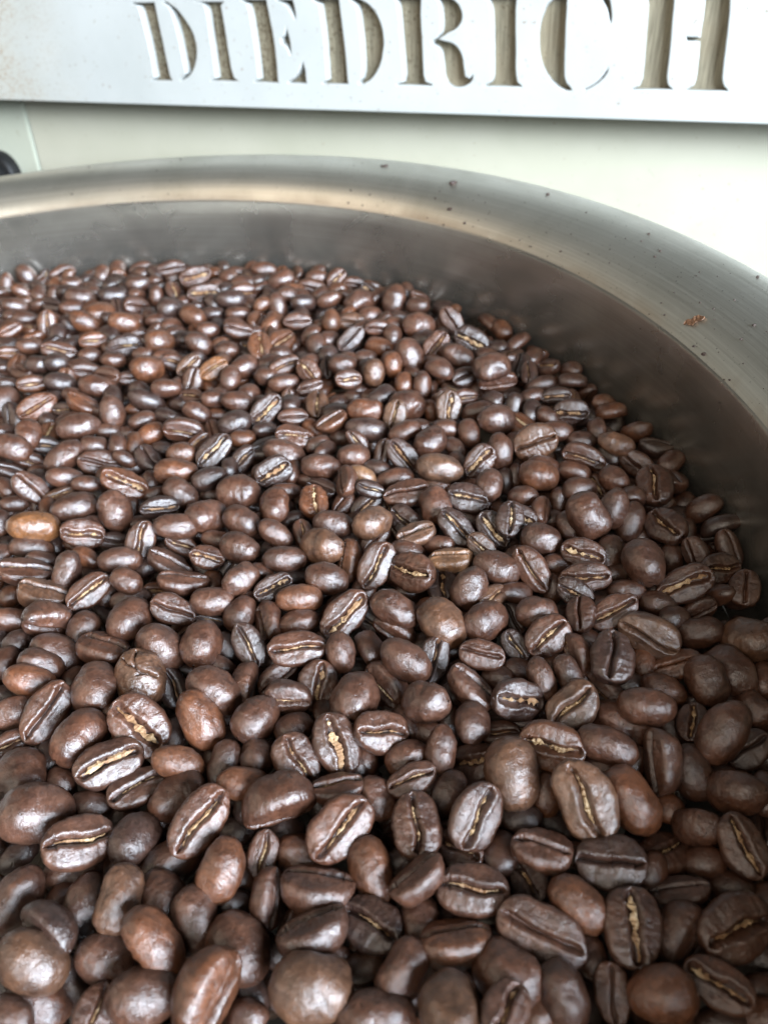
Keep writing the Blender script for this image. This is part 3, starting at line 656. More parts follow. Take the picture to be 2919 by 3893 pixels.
LABELS = """
dull tan-brown bean level, round back up, four tenths across, at the bottom
dull tan-brown bean leaning left, crease up, pale chaff, eight tenths across, eight tenths down
reddish brown bean leaning right, on edge, dark groove, three tenths across, at the bottom
brown bean leaning left, crease up, dark groove, seven tenths across, nine tenths down
brown bean level, round back up, by the left edge, eight tenths down
brown bean level, round back up, two tenths across, at the bottom
brown bean leaning right, crease up, pale chaff, by the right edge, nine tenths down
brown bean upright, crease up, thick golden chaff, eight tenths across, nine tenths down
brown bean leaning left, round back up, three tenths across, nine tenths down
brown bean leaning left, round back up, seven tenths across, at the bottom
dull tan-brown bean leaning left, round back up, by the left edge, nine tenths down
brown bean leaning right, crease up, pale chaff, four tenths across, eight tenths down
dull tan-brown bean upright, round back up, seven tenths across, eight tenths down
brown bean leaning right, on edge, dark groove, four tenths across, eight tenths down
brown bean leaning left, crease up, thick golden chaff, two tenths across, seven tenths down
brown bean level, crease up, pale chaff, six tenths across, nine tenths down
brown bean level, crease up, pale chaff, one tenth across, eight tenths down
dark brown bean level, crease up, dark groove, eight tenths across, eight tenths down
brown bean leaning right, crease up, pale chaff, three tenths across, eight tenths down
reddish brown bean level, round back up, nine tenths across, at the bottom
brown bean leaning right, crease up, pale chaff, six tenths across, eight tenths down
reddish brown bean leaning left, round back up, eight tenths across, eight tenths down
brown bean level, on edge, dark groove, four tenths across, nine tenths down
brown bean upright, round back up, three tenths across, nine tenths down
reddish brown bean level, crease up, thick golden chaff, seven tenths across, seven tenths down
brown bean upright, crease up, pale chaff, halfway across, eight tenths down
brown bean leaning right, crease up, thick golden chaff, one tenth across, seven tenths down
reddish brown bean leaning left, on edge, dark groove, two tenths across, nine tenths down
brown bean leaning right, round back up, nine tenths across, seven tenths down
brown bean leaning left, crease up, thick golden chaff, nine tenths across, at the bottom
reddish brown bean level, on edge, dark groove, six tenths across, nine tenths down
brown bean upright, round back up, seven tenths across, at the bottom
lower brown bean upright, crease up, golden chaff, four tenths across, seven tenths down
brown bean leaning right, on edge, dark groove, four tenths across, nine tenths down
reddish brown bean leaning left, round back up, eight tenths across, nine tenths down
dull tan-brown bean upright, round back up, two tenths across, nine tenths down
brown bean leaning right, round back up, halfway across, nine tenths down
dull tan-brown bean upright, round back up, six tenths across, at the bottom
brown bean leaning right, round back up, one tenth across, seven tenths down
brown bean leaning right, crease up, dark groove, one tenth across, seven tenths down
dull tan-brown bean with forked crack in its round back, two tenths across, seven tenths down
reddish brown bean upright, round back up, three tenths across, nine tenths down
reddish brown bean leaning left, round back up, three tenths across, seven tenths down
brown bean leaning left, crease up, thick golden chaff, by the right edge, eight tenths down
dull tan-brown bean leaning right, crease up, pale chaff, seven tenths across, seven tenths down
dull tan-brown bean leaning left, crease up, dark groove, eight tenths across, six tenths down
brown bean leaning left, crease up, pale chaff, four tenths across, seven tenths down
brown bean leaning left, round back up, three tenths across, seven tenths down
dark brown bean leaning left, crease up, pale chaff, halfway across, nine tenths down
upper brown bean leaning right, back up, halfway across, seven tenths down
brown bean level, crease up, pale chaff, halfway across, seven tenths down
brown bean level, crease up, dark groove, seven tenths across, eight tenths down
lower brown bean leaning left, back up, two tenths across, six tenths down
brown bean level, round back up, six tenths across, at the bottom
brown bean upright, on edge, dark groove, nine tenths across, seven tenths down
lower brown bean level, back up, one tenth across, nine tenths down
dark brown bean upright, crease up, dark groove, eight tenths across, six tenths down
lower brown bean leaning left, back up, halfway across, six tenths down
brown bean level, round back up, by the right edge, eight tenths down
dull tan-brown bean leaning left, round back up, six tenths across, six tenths down
brown bean level, round back up, one tenth across, at the bottom
brown bean leaning right, crease up, thick golden chaff, four tenths across, six tenths down
brown bean leaning right, crease up, pale chaff, seven tenths across, at the bottom
lower brown bean leaning right, back up, two tenths across, eight tenths down
brown bean leaning right, round back up, three tenths across, seven tenths down
brown bean level, round back up, eight tenths across, seven tenths down
brown bean upright, round back up, nine tenths across, seven tenths down
brown bean leaning right, on edge, dark groove, halfway across, nine tenths down
dark brown bean level, crease up, thick golden chaff, seven tenths across, seven tenths down
middle brown bean leaning left, back up, eight tenths across, halfway down
brown bean leaning right, crease up, pale chaff, seven tenths across, six tenths down
dull tan-brown bean level, round back up, by the right edge, six tenths down
brown bean leaning right, round back up, two tenths across, six tenths down
lower brown bean leaning left, back up, eight tenths across, seven tenths down
upper brown bean leaning right, back up, two tenths across, eight tenths down
brown bean upright, round back up, one tenth across, seven tenths down
brown bean level, crease up, pale chaff, four tenths across, six tenths down
lower brown bean leaning left, back up, eight tenths across, halfway down
reddish brown bean upright, round back up, halfway across, nine tenths down
dark brown bean leaning right, round back up, two tenths across, eight tenths down
brown bean leaning right, on edge, dark groove, nine tenths across, nine tenths down
brown bean leaning right, round back up, by the left edge, nine tenths down
brown bean upright, round back up, by the left edge, eight tenths down
upper brown bean leaning left, back up, halfway across, six tenths down
brown bean leaning right, crease up, thick golden chaff, nine tenths across, six tenths down
brown bean leaning right, crease up, pale chaff, halfway across, six tenths down
brown bean leaning left, crease up, thick golden chaff, halfway across, six tenths down
brown bean upright, round back up, three tenths across, six tenths down
lower brown bean leaning right, back up, six tenths across, six tenths down
brown bean leaning left, round back up, two tenths across, nine tenths down
brown bean upright, round back up, one tenth across, nine tenths down
brown bean leaning right, crease up, pale chaff, eight tenths across, six tenths down
dark brown bean leaning left, on edge, dark groove, one tenth across, nine tenths down
upper brown bean leaning right, back up, six tenths across, six tenths down
dull tan-brown bean leaning right, crease up, dark groove, seven tenths across, four tenths down
right brown bean leaning left, back up, one tenth across, six tenths down
brown bean leaning left, on edge, pale chaff, six tenths across, seven tenths down
upper brown bean leaning left, back up, at the right edge, seven tenths down
brown bean level, round back up, six tenths across, seven tenths down
brown bean level, round back up, halfway across, at the bottom
reddish brown bean level, round back up, two tenths across, seven tenths down
reddish brown bean level, round back up, three tenths across, eight tenths down
brown bean level, on edge, pale chaff, four tenths across, eight tenths down
brown bean upright, round back up, nine tenths across, eight tenths down
brown bean leaning left, round back up, six tenths across, six tenths down
brown bean level, on edge, dark groove, one tenth across, six tenths down
reddish brown bean level, round back up, by the left edge, seven tenths down
upper brown bean upright, crease up, golden chaff, four tenths across, seven tenths down
brown bean leaning right, crease up, pale chaff, two tenths across, eight tenths down
upper brown bean leaning left, back up, eight tenths across, seven tenths down
brown bean leaning left, on edge, pale chaff, one tenth across, six tenths down
dark brown bean leaning left, crease up, pale chaff, three tenths across, six tenths down
brown bean upright, round back up, halfway across, nine tenths down
brown bean level, crease up, dark groove, six tenths across, six tenths down
brown bean leaning left, crease up, pale chaff, six tenths across, eight tenths down
brown bean upright, crease up, dark groove, eight tenths across, at the bottom
dull tan-brown bean level, on edge, dark groove, one tenth across, six tenths down
bright orange-brown bean level, round back up, by the left edge, halfway down
brown bean upright, crease up, pale chaff, nine tenths across, halfway down
brown bean leaning left, crease up, dark groove, two tenths across, six tenths down
brown bean level, crease up, pale chaff, four tenths across, seven tenths down
brown bean leaning right, crease up, pale chaff, halfway across, eight tenths down
brown bean leaning left, crease up, pale chaff, seven tenths across, six tenths down
upper brown bean level, back up, three tenths across, halfway down
brown bean leaning left, round back up, seven tenths across, halfway down
upper brown bean level, back up, four tenths across, six tenths down
brown bean upright, round back up, one tenth across, halfway down
dull tan-brown bean level, round back up, four tenths across, halfway down
brown bean leaning left, crease up, pale chaff, nine tenths across, halfway down
right brown bean upright, back up, six tenths across, seven tenths down
brown bean level, crease up, dark groove, nine tenths across, nine tenths down
brown bean level, crease up, pale chaff, one tenth across, halfway down
left brown bean leaning left, back up, one tenth across, six tenths down
reddish brown bean level, round back up, four tenths across, six tenths down
lower brown bean level, back up, one tenth across, four tenths down
brown bean level, crease up, thick golden chaff, eight tenths across, halfway down
brown bean level, on edge, pale chaff, by the left edge, six tenths down
brown bean upright, crease up, pale chaff, one tenth across, at the bottom
brown bean leaning left, on edge, pale chaff, halfway across, seven tenths down
brown bean level, round back up, seven tenths across, six tenths down
reddish brown bean leaning right, crease up, pale chaff, by the left edge, four tenths down
reddish brown bean leaning left, crease up, thick golden chaff, two tenths across, halfway down
brown bean level, round back up, three tenths across, six tenths down
middle brown bean level, back up, three tenths across, halfway down
left brown bean upright, back up, six tenths across, seven tenths down
brown bean upright, on edge, dark groove, four tenths across, nine tenths down
dark brown bean leaning left, crease up, pale chaff, seven tenths across, nine tenths down
dark brown bean leaning left, crease up, pale chaff, six tenths across, halfway down
dull tan-brown bean leaning right, round back up, halfway across, halfway down
lower brown bean leaning right, back up, halfway across, seven tenths down
brown bean leaning left, round back up, halfway across, eight tenths down
left dark brown bean leaning left, crease up, golden chaff, six tenths across, halfway down
lower brown bean level, back up, three tenths across, halfway down
upper brown bean upright, back up, eight tenths across, halfway down
dark brown bean leaning right, crease up, dark groove, by the right edge, seven tenths down
dull tan-brown bean level, round back up, six tenths across, halfway down
reddish brown bean level, round back up, seven tenths across, halfway down
brown bean level, round back up, nine tenths across, eight tenths down
brown bean upright, round back up, four tenths across, six tenths down
brown bean upright, crease up, pale chaff, two tenths across, halfway down
brown bean level, round back up, one tenth across, halfway down
brown bean leaning left, round back up, three tenths across, halfway down
dark brown bean leaning right, crease up, thick golden chaff, four tenths across, halfway down
brown bean level, on edge, dark groove, two tenths across, six tenths down
brown bean level, crease up, pale chaff, nine tenths across, six tenths down
brown bean leaning right, crease up, pale chaff, one tenth across, six tenths down
upper brown bean leaning right, back up, three tenths across, six tenths down
dark brown bean upright, crease up, pale chaff, six tenths across, six tenths down
brown bean upright, round back up, one tenth across, six tenths down
left brown bean leaning left, back up, seven tenths across, seven tenths down
dark brown bean leaning left, crease up, pale chaff, halfway across, four tenths down
left brown bean upright, back up, six tenths across, halfway down
brown bean leaning left, round back up, two tenths across, halfway down
brown bean upright, crease up, dark groove, by the right edge, six tenths down
brown bean level, round back up, nine tenths across, six tenths down
left dark brown bean leaning right, crease up, golden chaff, three tenths across, four tenths down
middle brown bean level, back up, four tenths across, halfway down
brown bean leaning right, round back up, six tenths across, eight tenths down
left brown bean upright, back up, three tenths across, seven tenths down
reddish brown bean level, round back up, two tenths across, halfway down
right dark brown bean leaning left, crease up, seven tenths across, six tenths down
brown bean leaning left, on edge, golden chaff, eight tenths across, six tenths down
brown bean level, crease up, pale chaff, eight tenths across, six tenths down
brown bean upright, crease up, pale chaff, three tenths across, eight tenths down
lower brown bean level, back up, six tenths across, four tenths down
brown bean upright, crease up, dark groove, eight tenths across, six tenths down
brown bean leaning left, crease up, pale chaff, eight tenths across, seven tenths down
brown bean leaning left, crease up, pale chaff, eight tenths across, four tenths down
lower brown bean upright, back up, halfway across, three tenths down
lower brown bean level, back up, four tenths across, halfway down
dark brown bean leaning left, crease up, thick golden chaff, six tenths across, three tenths down
brown bean leaning right, crease up, thick golden chaff, six tenths across, halfway down
dark brown bean upright, crease up, pale chaff, seven tenths across, halfway down
light tan bean level, on edge, dark groove, six tenths across, halfway down
brown bean leaning left, crease up, dark groove, by the left edge, halfway down
dark brown bean level, crease up, thick golden chaff, seven tenths across, four tenths down
reddish brown bean level, round back up, halfway across, four tenths down
brown bean upright, round back up, four tenths across, halfway down
brown bean leaning right, round back up, one tenth across, four tenths down
brown bean level, crease up, dark groove, halfway across, halfway down
right brown bean leaning left, back up, seven tenths across, seven tenths down
brown bean level, crease up, pale chaff, two tenths across, four tenths down
dull tan-brown bean level, crease up, pale chaff, halfway across, halfway down
middle brown bean upright, back up, eight tenths across, halfway down
brown bean leaning right, round back up, six tenths across, four tenths down
dark brown bean leaning left, crease up, thick golden chaff, seven tenths across, halfway down
right dark brown bean leaning right, crease up, golden chaff, three tenths across, four tenths down
upper brown bean level, back up, six tenths across, four tenths down
right dark brown bean leaning left, crease up, golden chaff, six tenths across, halfway down
reddish brown bean upright, crease up, thick golden chaff, four tenths across, halfway down
brown bean leaning left, round back up, four tenths across, halfway down
brown bean upright, crease up, thick golden chaff, nine tenths across, seven tenths down
brown bean leaning right, round back up, one tenth across, six tenths down
right brown bean level, back up, halfway across, four tenths down
brown bean upright, round back up, one tenth across, four tenths down
brown bean level, round back up, by the left edge, seven tenths down
dark brown bean leaning right, crease up, thick golden chaff, four tenths across, six tenths down
brown bean leaning right, crease up, dark groove, four tenths across, seven tenths down
right brown bean upright, back up, three tenths across, seven tenths down
dark brown bean level, round back up, three tenths across, four tenths down
brown bean upright, round back up, seven tenths across, four tenths down
brown bean leaning right, round back up, four tenths across, seven tenths down
brown bean level, crease up, pale chaff, four tenths across, four tenths down
reddish brown bean leaning right, crease up, dark groove, nine tenths across, six tenths down
dull tan-brown bean upright, crease up, thick golden chaff, six tenths across, four tenths down
right brown bean upright, back up, six tenths across, halfway down
upper brown bean level, back up, four tenths across, halfway down
brown bean level, crease up, thick golden chaff, three tenths across, halfway down
dull tan-brown bean leaning left, crease up, pale chaff, six tenths across, halfway down
upper brown bean leaning left, back up, two tenths across, six tenths down
lower brown bean leaning right, back up, three tenths across, six tenths down
brown bean level, round back up, halfway across, three tenths down
lower brown bean upright, back up, eight tenths across, halfway down
dark brown bean level, crease up, thick golden chaff, two tenths across, halfway down
left brown bean level, back up, halfway across, four tenths down
right brown bean level, back up, two tenths across, halfway down
left brown bean level, back up, two tenths across, halfway down
brown bean leaning left, round back up, by the left edge, four tenths down
upper brown bean level, back up, one tenth across, nine tenths down
upper reddish brown bean level, back up, two tenths across, four tenths down
brown bean leaning left, crease up, dark groove, nine tenths across, halfway down
upper brown bean upright, back up, halfway across, three tenths down
brown bean leaning left, on edge, pale chaff, halfway across, six tenths down
dull tan-brown bean upright, crease up, pale chaff, halfway across, four tenths down
lower brown bean leaning left, back up, at the right edge, seven tenths down
reddish brown bean level, round back up, four tenths across, eight tenths down
brown bean level, crease up, dark groove, six tenths across, four tenths down
brown bean leaning left, round back up, six tenths across, three tenths down
brown bean leaning left, on edge, dark groove, two tenths across, six tenths down
dark brown bean upright, crease up, thick golden chaff, six tenths across, six tenths down
lower brown bean level, back up, four tenths across, four tenths down
dark brown bean level, crease up, pale chaff, two tenths across, three tenths down
dark brown bean leaning left, crease up, pale chaff, halfway across, halfway down
upper brown bean leaning left, back up, eight tenths across, halfway down
brown bean leaning right, crease up, thick golden chaff, six tenths across, three tenths down
reddish brown bean leaning left, round back up, nine tenths across, seven tenths down
dull tan-brown bean leaning left, round back up, eight tenths across, four tenths down
brown bean upright, round back up, by the left edge, four tenths down
brown bean leaning left, crease up, dark groove, eight tenths across, halfway down
brown bean upright, on edge, pale chaff, three tenths across, six tenths down
left dark brown bean leaning left, crease up, seven tenths across, six tenths down
brown bean level, round back up, three tenths across, four tenths down
upper brown bean level, crease up, golden chaff, three tenths across, three tenths down
brown bean leaning left, round back up, eight tenths across, eight tenths down
brown bean leaning right, round back up, halfway across, three tenths down
dark brown bean leaning left, on edge, pale chaff, one tenth across, at the bottom
reddish brown bean upright, crease up, pale chaff, three tenths across, three tenths down
lower brown bean level, back up, four tenths across, six tenths down
brown bean level, round back up, one tenth across, three tenths down
reddish brown bean upright, on edge, dark groove, halfway across, halfway down
brown bean leaning left, round back up, nine tenths across, six tenths down
right reddish brown bean level, back up, two tenths across, three tenths down
brown bean level, crease up, dark groove, one tenth across, halfway down
dark brown bean leaning right, round back up, three tenths across, halfway down
reddish brown bean leaning left, on edge, dark groove, one tenth across, four tenths down
lower reddish brown bean level, back up, two tenths across, four tenths down
reddish brown bean leaning left, round back up, one tenth across, three tenths down
left reddish brown bean level, back up, two tenths across, three tenths down
brown bean upright, on edge, dark groove, three tenths across, seven tenths down
brown bean level, round back up, eight tenths across, six tenths down
brown bean leaning right, crease up, pale chaff, nine tenths across, eight tenths down
brown bean level, crease up, thick golden chaff, six tenths across, seven tenths down
bright orange-brown bean leaning right, crease up, pale chaff, three tenths across, four tenths down
brown bean level, round back up, two tenths across, six tenths down
dark brown bean level, round back up, one tenth across, four tenths down
upper brown bean level, back up, one tenth across, four tenths down
upper brown bean level, back up, four tenths across, four tenths down
brown bean leaning left, round back up, three tenths across, three tenths down
brown bean upright, on edge, dark groove, four tenths across, halfway down
brown bean upright, round back up, seven tenths across, halfway down
dull tan-brown bean upright, round back up, halfway across, four tenths down
lower brown bean level, crease up, golden chaff, three tenths across, three tenths down
dark brown bean leaning right, crease up, dark groove, halfway across, three tenths down
brown bean leaning left, crease up, thick golden chaff, four tenths across, four tenths down
brown bean leaning left, round back up, by the left edge, at the bottom
brown bean leaning right, crease up, dark groove, nine tenths across, six tenths down
reddish brown bean level, round back up, one tenth across, three tenths down
reddish brown bean leaning right, on edge, pale chaff, four tenths across, four tenths down
brown bean leaning left, crease up, dark groove, six tenths across, three tenths down
dark brown bean leaning right, round back up, by the left edge, six tenths down
"""
BAR = {"O": [30.43, 421.5246, -84.39772], "X": [0.87901, -0.47411, -0.0506], "N": [0.46677, 0.87731, -0.11162], "Z": [0.09732, 0.0745, 0.99246]}
LETTERS = {"D":[[[-143.01,42.57],[-141.56,42.95],[-127.85,42.84],[-127.84,41.64],[-126.62,24.71],[-125.5,9.72],[-124.33,6.77],[-124.46,6.22],[-139.41,6.0],[-138.98,7.12],[-136.64,8.49],[-136.91,22.59],[-138.54,37.22],[-139.36,40.49],[-143.27,41.56]],[[-123.14,43.06],[-120.83,43.03],[-115.18,39.96],[-110.48,35.1],[-106.74,28.8],[-105.66,22.62],[-106.93,16.86],[-110.18,11.51],[-114.62,7.89],[-119.45,6.29],[-120.67,6.93],[-118.12,9.04],[-115.53,10.7],[-116.37,17.34],[-117.08,27.81],[-118.71,37.0],[-120.6,40.23],[-123.44,41.77]]],"I":[[[-103.54,42.75],[-85.38,42.46],[-85.81,41.5],[-87.67,40.17],[-86.83,29.71],[-86.04,13.33],[-85.05,8.91],[-82.32,7.35],[-82.45,6.5],[-100.44,6.45],[-100.24,7.53],[-97.08,8.97],[-96.99,14.29],[-97.31,29.77],[-97.74,38.74],[-99.42,40.92],[-103.73,41.77]]],"E":[[[-76.48,43.27],[-61.35,43.02],[-60.25,36.35],[-58.64,22.66],[-58.66,7.89],[-58.33,6.12],[-73.75,6.31],[-73.57,7.58],[-70.9,8.77],[-71.04,20.63],[-72.15,36.48],[-73.05,40.35],[-76.66,42.13]],[[-56.46,42.75],[-46.61,42.77],[-45.34,36.66],[-45.94,33.34],[-47.04,33.83],[-49.12,37.18],[-52.02,40.05],[-56.35,41.52]],[[-51.56,32.62],[-50.74,29.53],[-49.62,24.15],[-49.82,18.68],[-51.14,18.68],[-52.76,21.97],[-55.81,24.15],[-55.94,26.42],[-53.51,28.08],[-52.45,30.5]],[[-44.34,16.91],[-43.35,16.31],[-42.35,11.68],[-42.35,6.05],[-53.85,6.19],[-53.67,7.75],[-50.58,9.03],[-47.19,12.14]]],"D2":[[[-36.54,42.97],[-21.7,42.71],[-21.04,35.92],[-19.56,19.79],[-18.99,7.93],[-18.72,6.11],[-34.19,6.07],[-34.08,7.41],[-31.38,8.77],[-31.43,14.8],[-31.98,30.38],[-33.09,39.78],[-36.66,41.68]],[[-17.0,42.63],[-11.05,42.17],[-4.68,38.64],[-0.74,32.96],[0.86,26.47],[0.19,19.86],[-1.92,14.06],[-5.77,9.3],[-10.88,6.34],[-13.89,6.39],[-14.2,7.79],[-11.94,10.52],[-11.47,17.88],[-12.22,30.26],[-13.62,38.58],[-17.07,41.36]]],"R":[[[5.23,42.78],[19.77,42.52],[19.56,35.47],[20.39,24.58],[21.14,11.41],[22.09,8.72],[25.39,7.6],[25.41,6.15],[6.28,6.13],[6.31,7.42],[9.35,8.54],[9.99,11.28],[8.75,24.6],[7.44,37.41],[6.69,40.54],[5.21,41.72]],[[23.67,42.45],[31.62,42.31],[36.59,40.25],[39.21,36.57],[39.34,32.79],[36.91,29.53],[32.17,27.3],[29.5,25.85],[34.48,24.75],[37.9,22.57],[40.14,19.08],[41.08,14.64],[41.77,11.17],[43.14,10.72],[44.55,12.05],[45.69,11.69],[45.45,9.33],[43.28,7.11],[39.9,5.91],[35.89,5.64],[32.15,7.22],[30.0,10.55],[29.1,16.23],[27.76,21.35],[24.18,23.66],[24.17,25.41],[26.88,26.86],[28.54,29.12],[28.44,35.38],[27.48,39.78],[26.13,41.11],[23.68,41.41]]],"I2":[[[48.32,42.36],[65.74,42.04],[65.82,41.04],[64.17,39.73],[64.34,33.26],[65.22,22.77],[66.13,11.92],[67.22,8.97],[69.04,7.7],[69.15,6.4],[50.31,6.27],[50.24,7.69],[52.96,8.96],[53.94,11.31],[53.31,22.76],[52.15,35.98],[50.88,39.85],[48.38,41.17]]],"C":[[[86.31,42.0],[86.53,35.57],[87.32,22.79],[88.07,13.07],[89.19,9.47],[91.75,6.96],[91.95,5.13],[88.61,5.25],[84.22,7.11],[79.66,10.71],[76.05,15.66],[73.84,22.78],[73.67,30.61],[75.22,36.12],[77.9,39.84],[81.7,41.76]],[[99.76,41.43],[103.77,41.36],[105.24,36.98],[106.01,32.87],[105.41,30.23],[104.26,31.56],[102.38,36.2],[100.04,39.33]],[[106.22,15.89],[107.01,15.2],[106.98,13.27],[104.91,10.14],[101.24,7.3],[97.11,5.23],[96.5,6.86],[100.07,8.54],[103.26,11.19],[105.27,14.13]]],"H":[[[115.49,43.05],[130.08,42.76],[130.07,41.36],[130.54,34.25],[131.49,22.82],[132.23,11.81],[133.1,9.04],[135.04,7.77],[135.08,6.45],[117.42,6.14],[117.41,7.47],[119.98,8.58],[120.7,10.79],[119.94,22.81],[118.94,35.99],[117.76,40.4],[115.67,41.94]],[[138.54,42.59],[152.28,42.32],[152.26,41.25],[151.54,39.43],[152.36,34.0],[153.18,24.46],[154.29,12.08],[155.32,9.38],[157.3,7.71],[157.45,6.17],[139.58,6.18],[139.51,7.58],[142.08,8.83],[142.76,10.65],[142.31,18.69],[141.61,24.15],[136.66,24.31],[135.89,26.94],[141.37,26.76],[141.27,34.13],[140.63,40.0],[138.75,41.51]]]}
EDGE_Z = -5.060
CRUMBS = [[37.73, 0.634, 3], [46.15, 0.812, 2], [36.34, 0.22, 2], [28.45, 0.875, 1.6], [38.48, 0.33, 1.4], [34.07, 0.092, 1.4], [36.37, -0.005, 1], [32.74, 0.173, 0.8], [17.59, 0.818, 1], [15.31, 0.659, 1], [15.17, 0.567, 1], [5.74, 0.047, 1.6], [10.66, 0.105, 0.8], [6.87, 0.041, 1], [2.74, 0.035, 0.8], [9.05, 0.39, 0.9], [8.52, 1.007, 1.2], [4.67, 0.519, 1], [22.92, 0.151, 1], [23.72, 0.765, 0.7], [17.33, 0.673, 0.7], [7.41, 0.608, 0.6], [12.2, 0.494, 0.5], [4.39, 0.352, 0.8], [26.15, 0.071, 0.8], [27.5, 0.098, 0.7], [38.48, 0.04, 1], [18.6, 0.616, 0.5], [7.86, 0.415, 0.8], [80.19, 0.88, 1.2], [69.9, 0.883, 1.3], [70.21, 0.092, 1.3], [46.52, 0.795, 2], [48.32, 0.246, 1], [48.2, 0.056, 1.2], [45.93, 0.218, 1], [81.51, 0.22, 1], [46.46, 0.048, 1.2], [73.22, 0.068, 0.8]]
FLAKE = [8.2, 0.216]
COL = scene.collection
def tag(o, **k):
    for a, b in k.items(): o[a] = b
    return o
def empty(name, loc, **k):
    o = bpy.data.objects.new(name, None); o.location = loc; o.empty_display_size = .01; COL.objects.link(o); return tag(o, **k)
def mesh_obj(name, verts, faces, mats, parent=None, smooth=True, mi=None):
    me = bpy.data.meshes.new(name); me.from_pydata([tuple(v) for v in verts], [], [tuple(int(i) for i in f) for f in faces]); me.update()
    for m in (mats if isinstance(mats, (list, tuple)) else [mats]): me.materials.append(m)
    if smooth: me.polygons.foreach_set('use_smooth', [True] * len(me.polygons))
    if mi is not None: me.polygons.foreach_set('material_index', mi)
    o = bpy.data.objects.new(name, me); COL.objects.link(o)
    if parent is not None: o.parent = parent
    return o

# ------------------------------------------------------------------ materials
def newmat(name):
    m = bpy.data.materials.new(name); m.use_nodes = True
    nt = m.node_tree; return m, nt, nt.nodes['Principled BSDF']
def N(nt, t, **k):
    n = nt.nodes.new(t)
    for a, b in k.items():
        if a in n.inputs: n.inputs[a].default_value = b
        else: setattr(n, a, b)
    return n
def noise_tex(nt, vec, scale, detail=4, rough=.55, dist=0.0):
    n = N(nt, 'ShaderNodeTexNoise'); n.inputs['Scale'].default_value = scale; n.inputs['Detail'].default_value = detail
    n.inputs['Roughness'].default_value = rough; n.inputs['Distortion'].default_value = dist
    nt.links.new(vec, n.inputs['Vector']); return n.outputs['Fac']
def ramp(nt, fac, stops):
    r = nt.nodes.new('ShaderNodeValToRGB'); e = r.color_ramp.elements
    while len(e) < len(stops): e.new(.5)
    for i, (p, c) in enumerate(stops): e[i].position = p; e[i].color = c if len(c) == 4 else (*c, 1)
    nt.links.new(fac, r.inputs[0]); return r.outputs[0]
def mixc(nt, fac, a, b, mode='MIX'):
    m = nt.nodes.new('ShaderNodeMix'); m.data_type = 'RGBA'; m.blend_type = mode
    for s, v in ((0, fac), (6, a), (7, b)):
        if hasattr(v, 'is_output'): nt.links.new(v, m.inputs[s])
        else: m.inputs[s].default_value = v if s == 0 else ((*v, 1) if len(v) == 3 else v)
    return m.outputs[2]
def math_n(nt, op, a, b=None, c=None):
    m = nt.nodes.new('ShaderNodeMath'); m.operation = op
    for i, v in enumerate((a, b, c)):
        if v is None: continue
        if hasattr(v, 'is_output'): nt.links.new(v, m.inputs[i])
        else: m.inputs[i].default_value = v
    return m.outputs[0]
def bump(nt, h, strength, dist, prev=None):
    b = nt.nodes.new('ShaderNodeBump'); b.inputs['Strength'].default_value = strength; b.inputs['Distance'].default_value = dist
    nt.links.new(h, b.inputs['Height'])
    if prev: nt.links.new(prev, b.inputs['Normal'])
    return b.outputs[0]

def bean_mat(name, stuff):
    m, nt, bs = newmat(name)
    tc = nt.nodes.new('ShaderNodeTexCoord')
    if stuff:
        a = nt.nodes.new('ShaderNodeAttribute'); a.attribute_name = 'tint'; col = a.outputs['Color']
        v = tc.outputs['Object']; k = 90.0; bd = .0004
    else:
        oi = nt.nodes.new('ShaderNodeObjectInfo'); col = oi.outputs['Color']
        mp = nt.nodes.new('ShaderNodeVectorMath'); mp.operation = 'MULTIPLY_ADD'
        nt.links.new(tc.outputs['Object'], mp.inputs[0]); mp.inputs[1].default_value = (1.35, 1, 1)
        rr = nt.nodes.new('ShaderNodeVectorMath'); rr.operation = 'SCALE'; rr.inputs[0].default_value = (17, 31, 23)
        nt.links.new(oi.outputs['Random'], rr.inputs['Scale']); nt.links.new(rr.outputs[0], mp.inputs[2])
        v = mp.outputs[0]; k = 1.0; bd = .0004
    big = noise_tex(nt, v, 2.2 * k, 3)
    mid = noise_tex(nt, v, 9 * k, 4, .6, .6)
    fine = noise_tex(nt, v, 19 * k, 5, .6, 1.6)
    shade = ramp(nt, big, [(.3, (.55, .53, .56)), (.72, (1.25, 1.15, 1.05))])
    c1 = mixc(nt, 1.0, col, shade, 'MULTIPLY')
    sh2 = ramp(nt, mid, [(.32, (.62, .60, .60)), (.66, (1.22, 1.2, 1.18))])
    c2 = mixc(nt, 1.0, c1, sh2, 'MULTIPLY')
    nt.links.new(c2, bs.inputs['Base Color'])
    ro = math_n(nt, 'MULTIPLY_ADD', mid, .24, .20)
    nt.links.new(ro, bs.inputs['Roughness'])
    bs.inputs['Specular IOR Level'].default_value = .95
    bs.inputs['Coat Weight'].default_value = .0
    b1 = bump(nt, mid, 1.0, bd * .42)
    b2 = bump(nt, fine, 1.0, bd * .27, b1)
    nt.links.new(b2, bs.inputs['Normal'])
    return m
M_bean = bean_mat('roasted_bean', False)
M_bean_s = bean_mat('roasted_bean_mass', True)
M_chaff, nt, bs = newmat('silverskin_chaff')
tc = nt.nodes.new('ShaderNodeTexCoord'); ge = nt.nodes.new('ShaderNodeNewGeometry')
nf = noise_tex(nt, ge.outputs['Position'], 620, 6, .7, .8)
lowf = noise_tex(nt, ge.outputs['Position'], 150, 3, .6)
c_ = ramp(nt, nf, [(.38, (.07, .035, .018)), (.5, (.38, .25, .125)), (.70, (.66, .53, .35))])
nt.links.new(mixc(nt, ramp(nt, lowf, [(.40, (.85, .85, .85)), (.62, (0, 0, 0))]), c_, (.20, .10, .045)), bs.inputs['Base Color'])
bs.inputs['Roughness'].default_value = .6
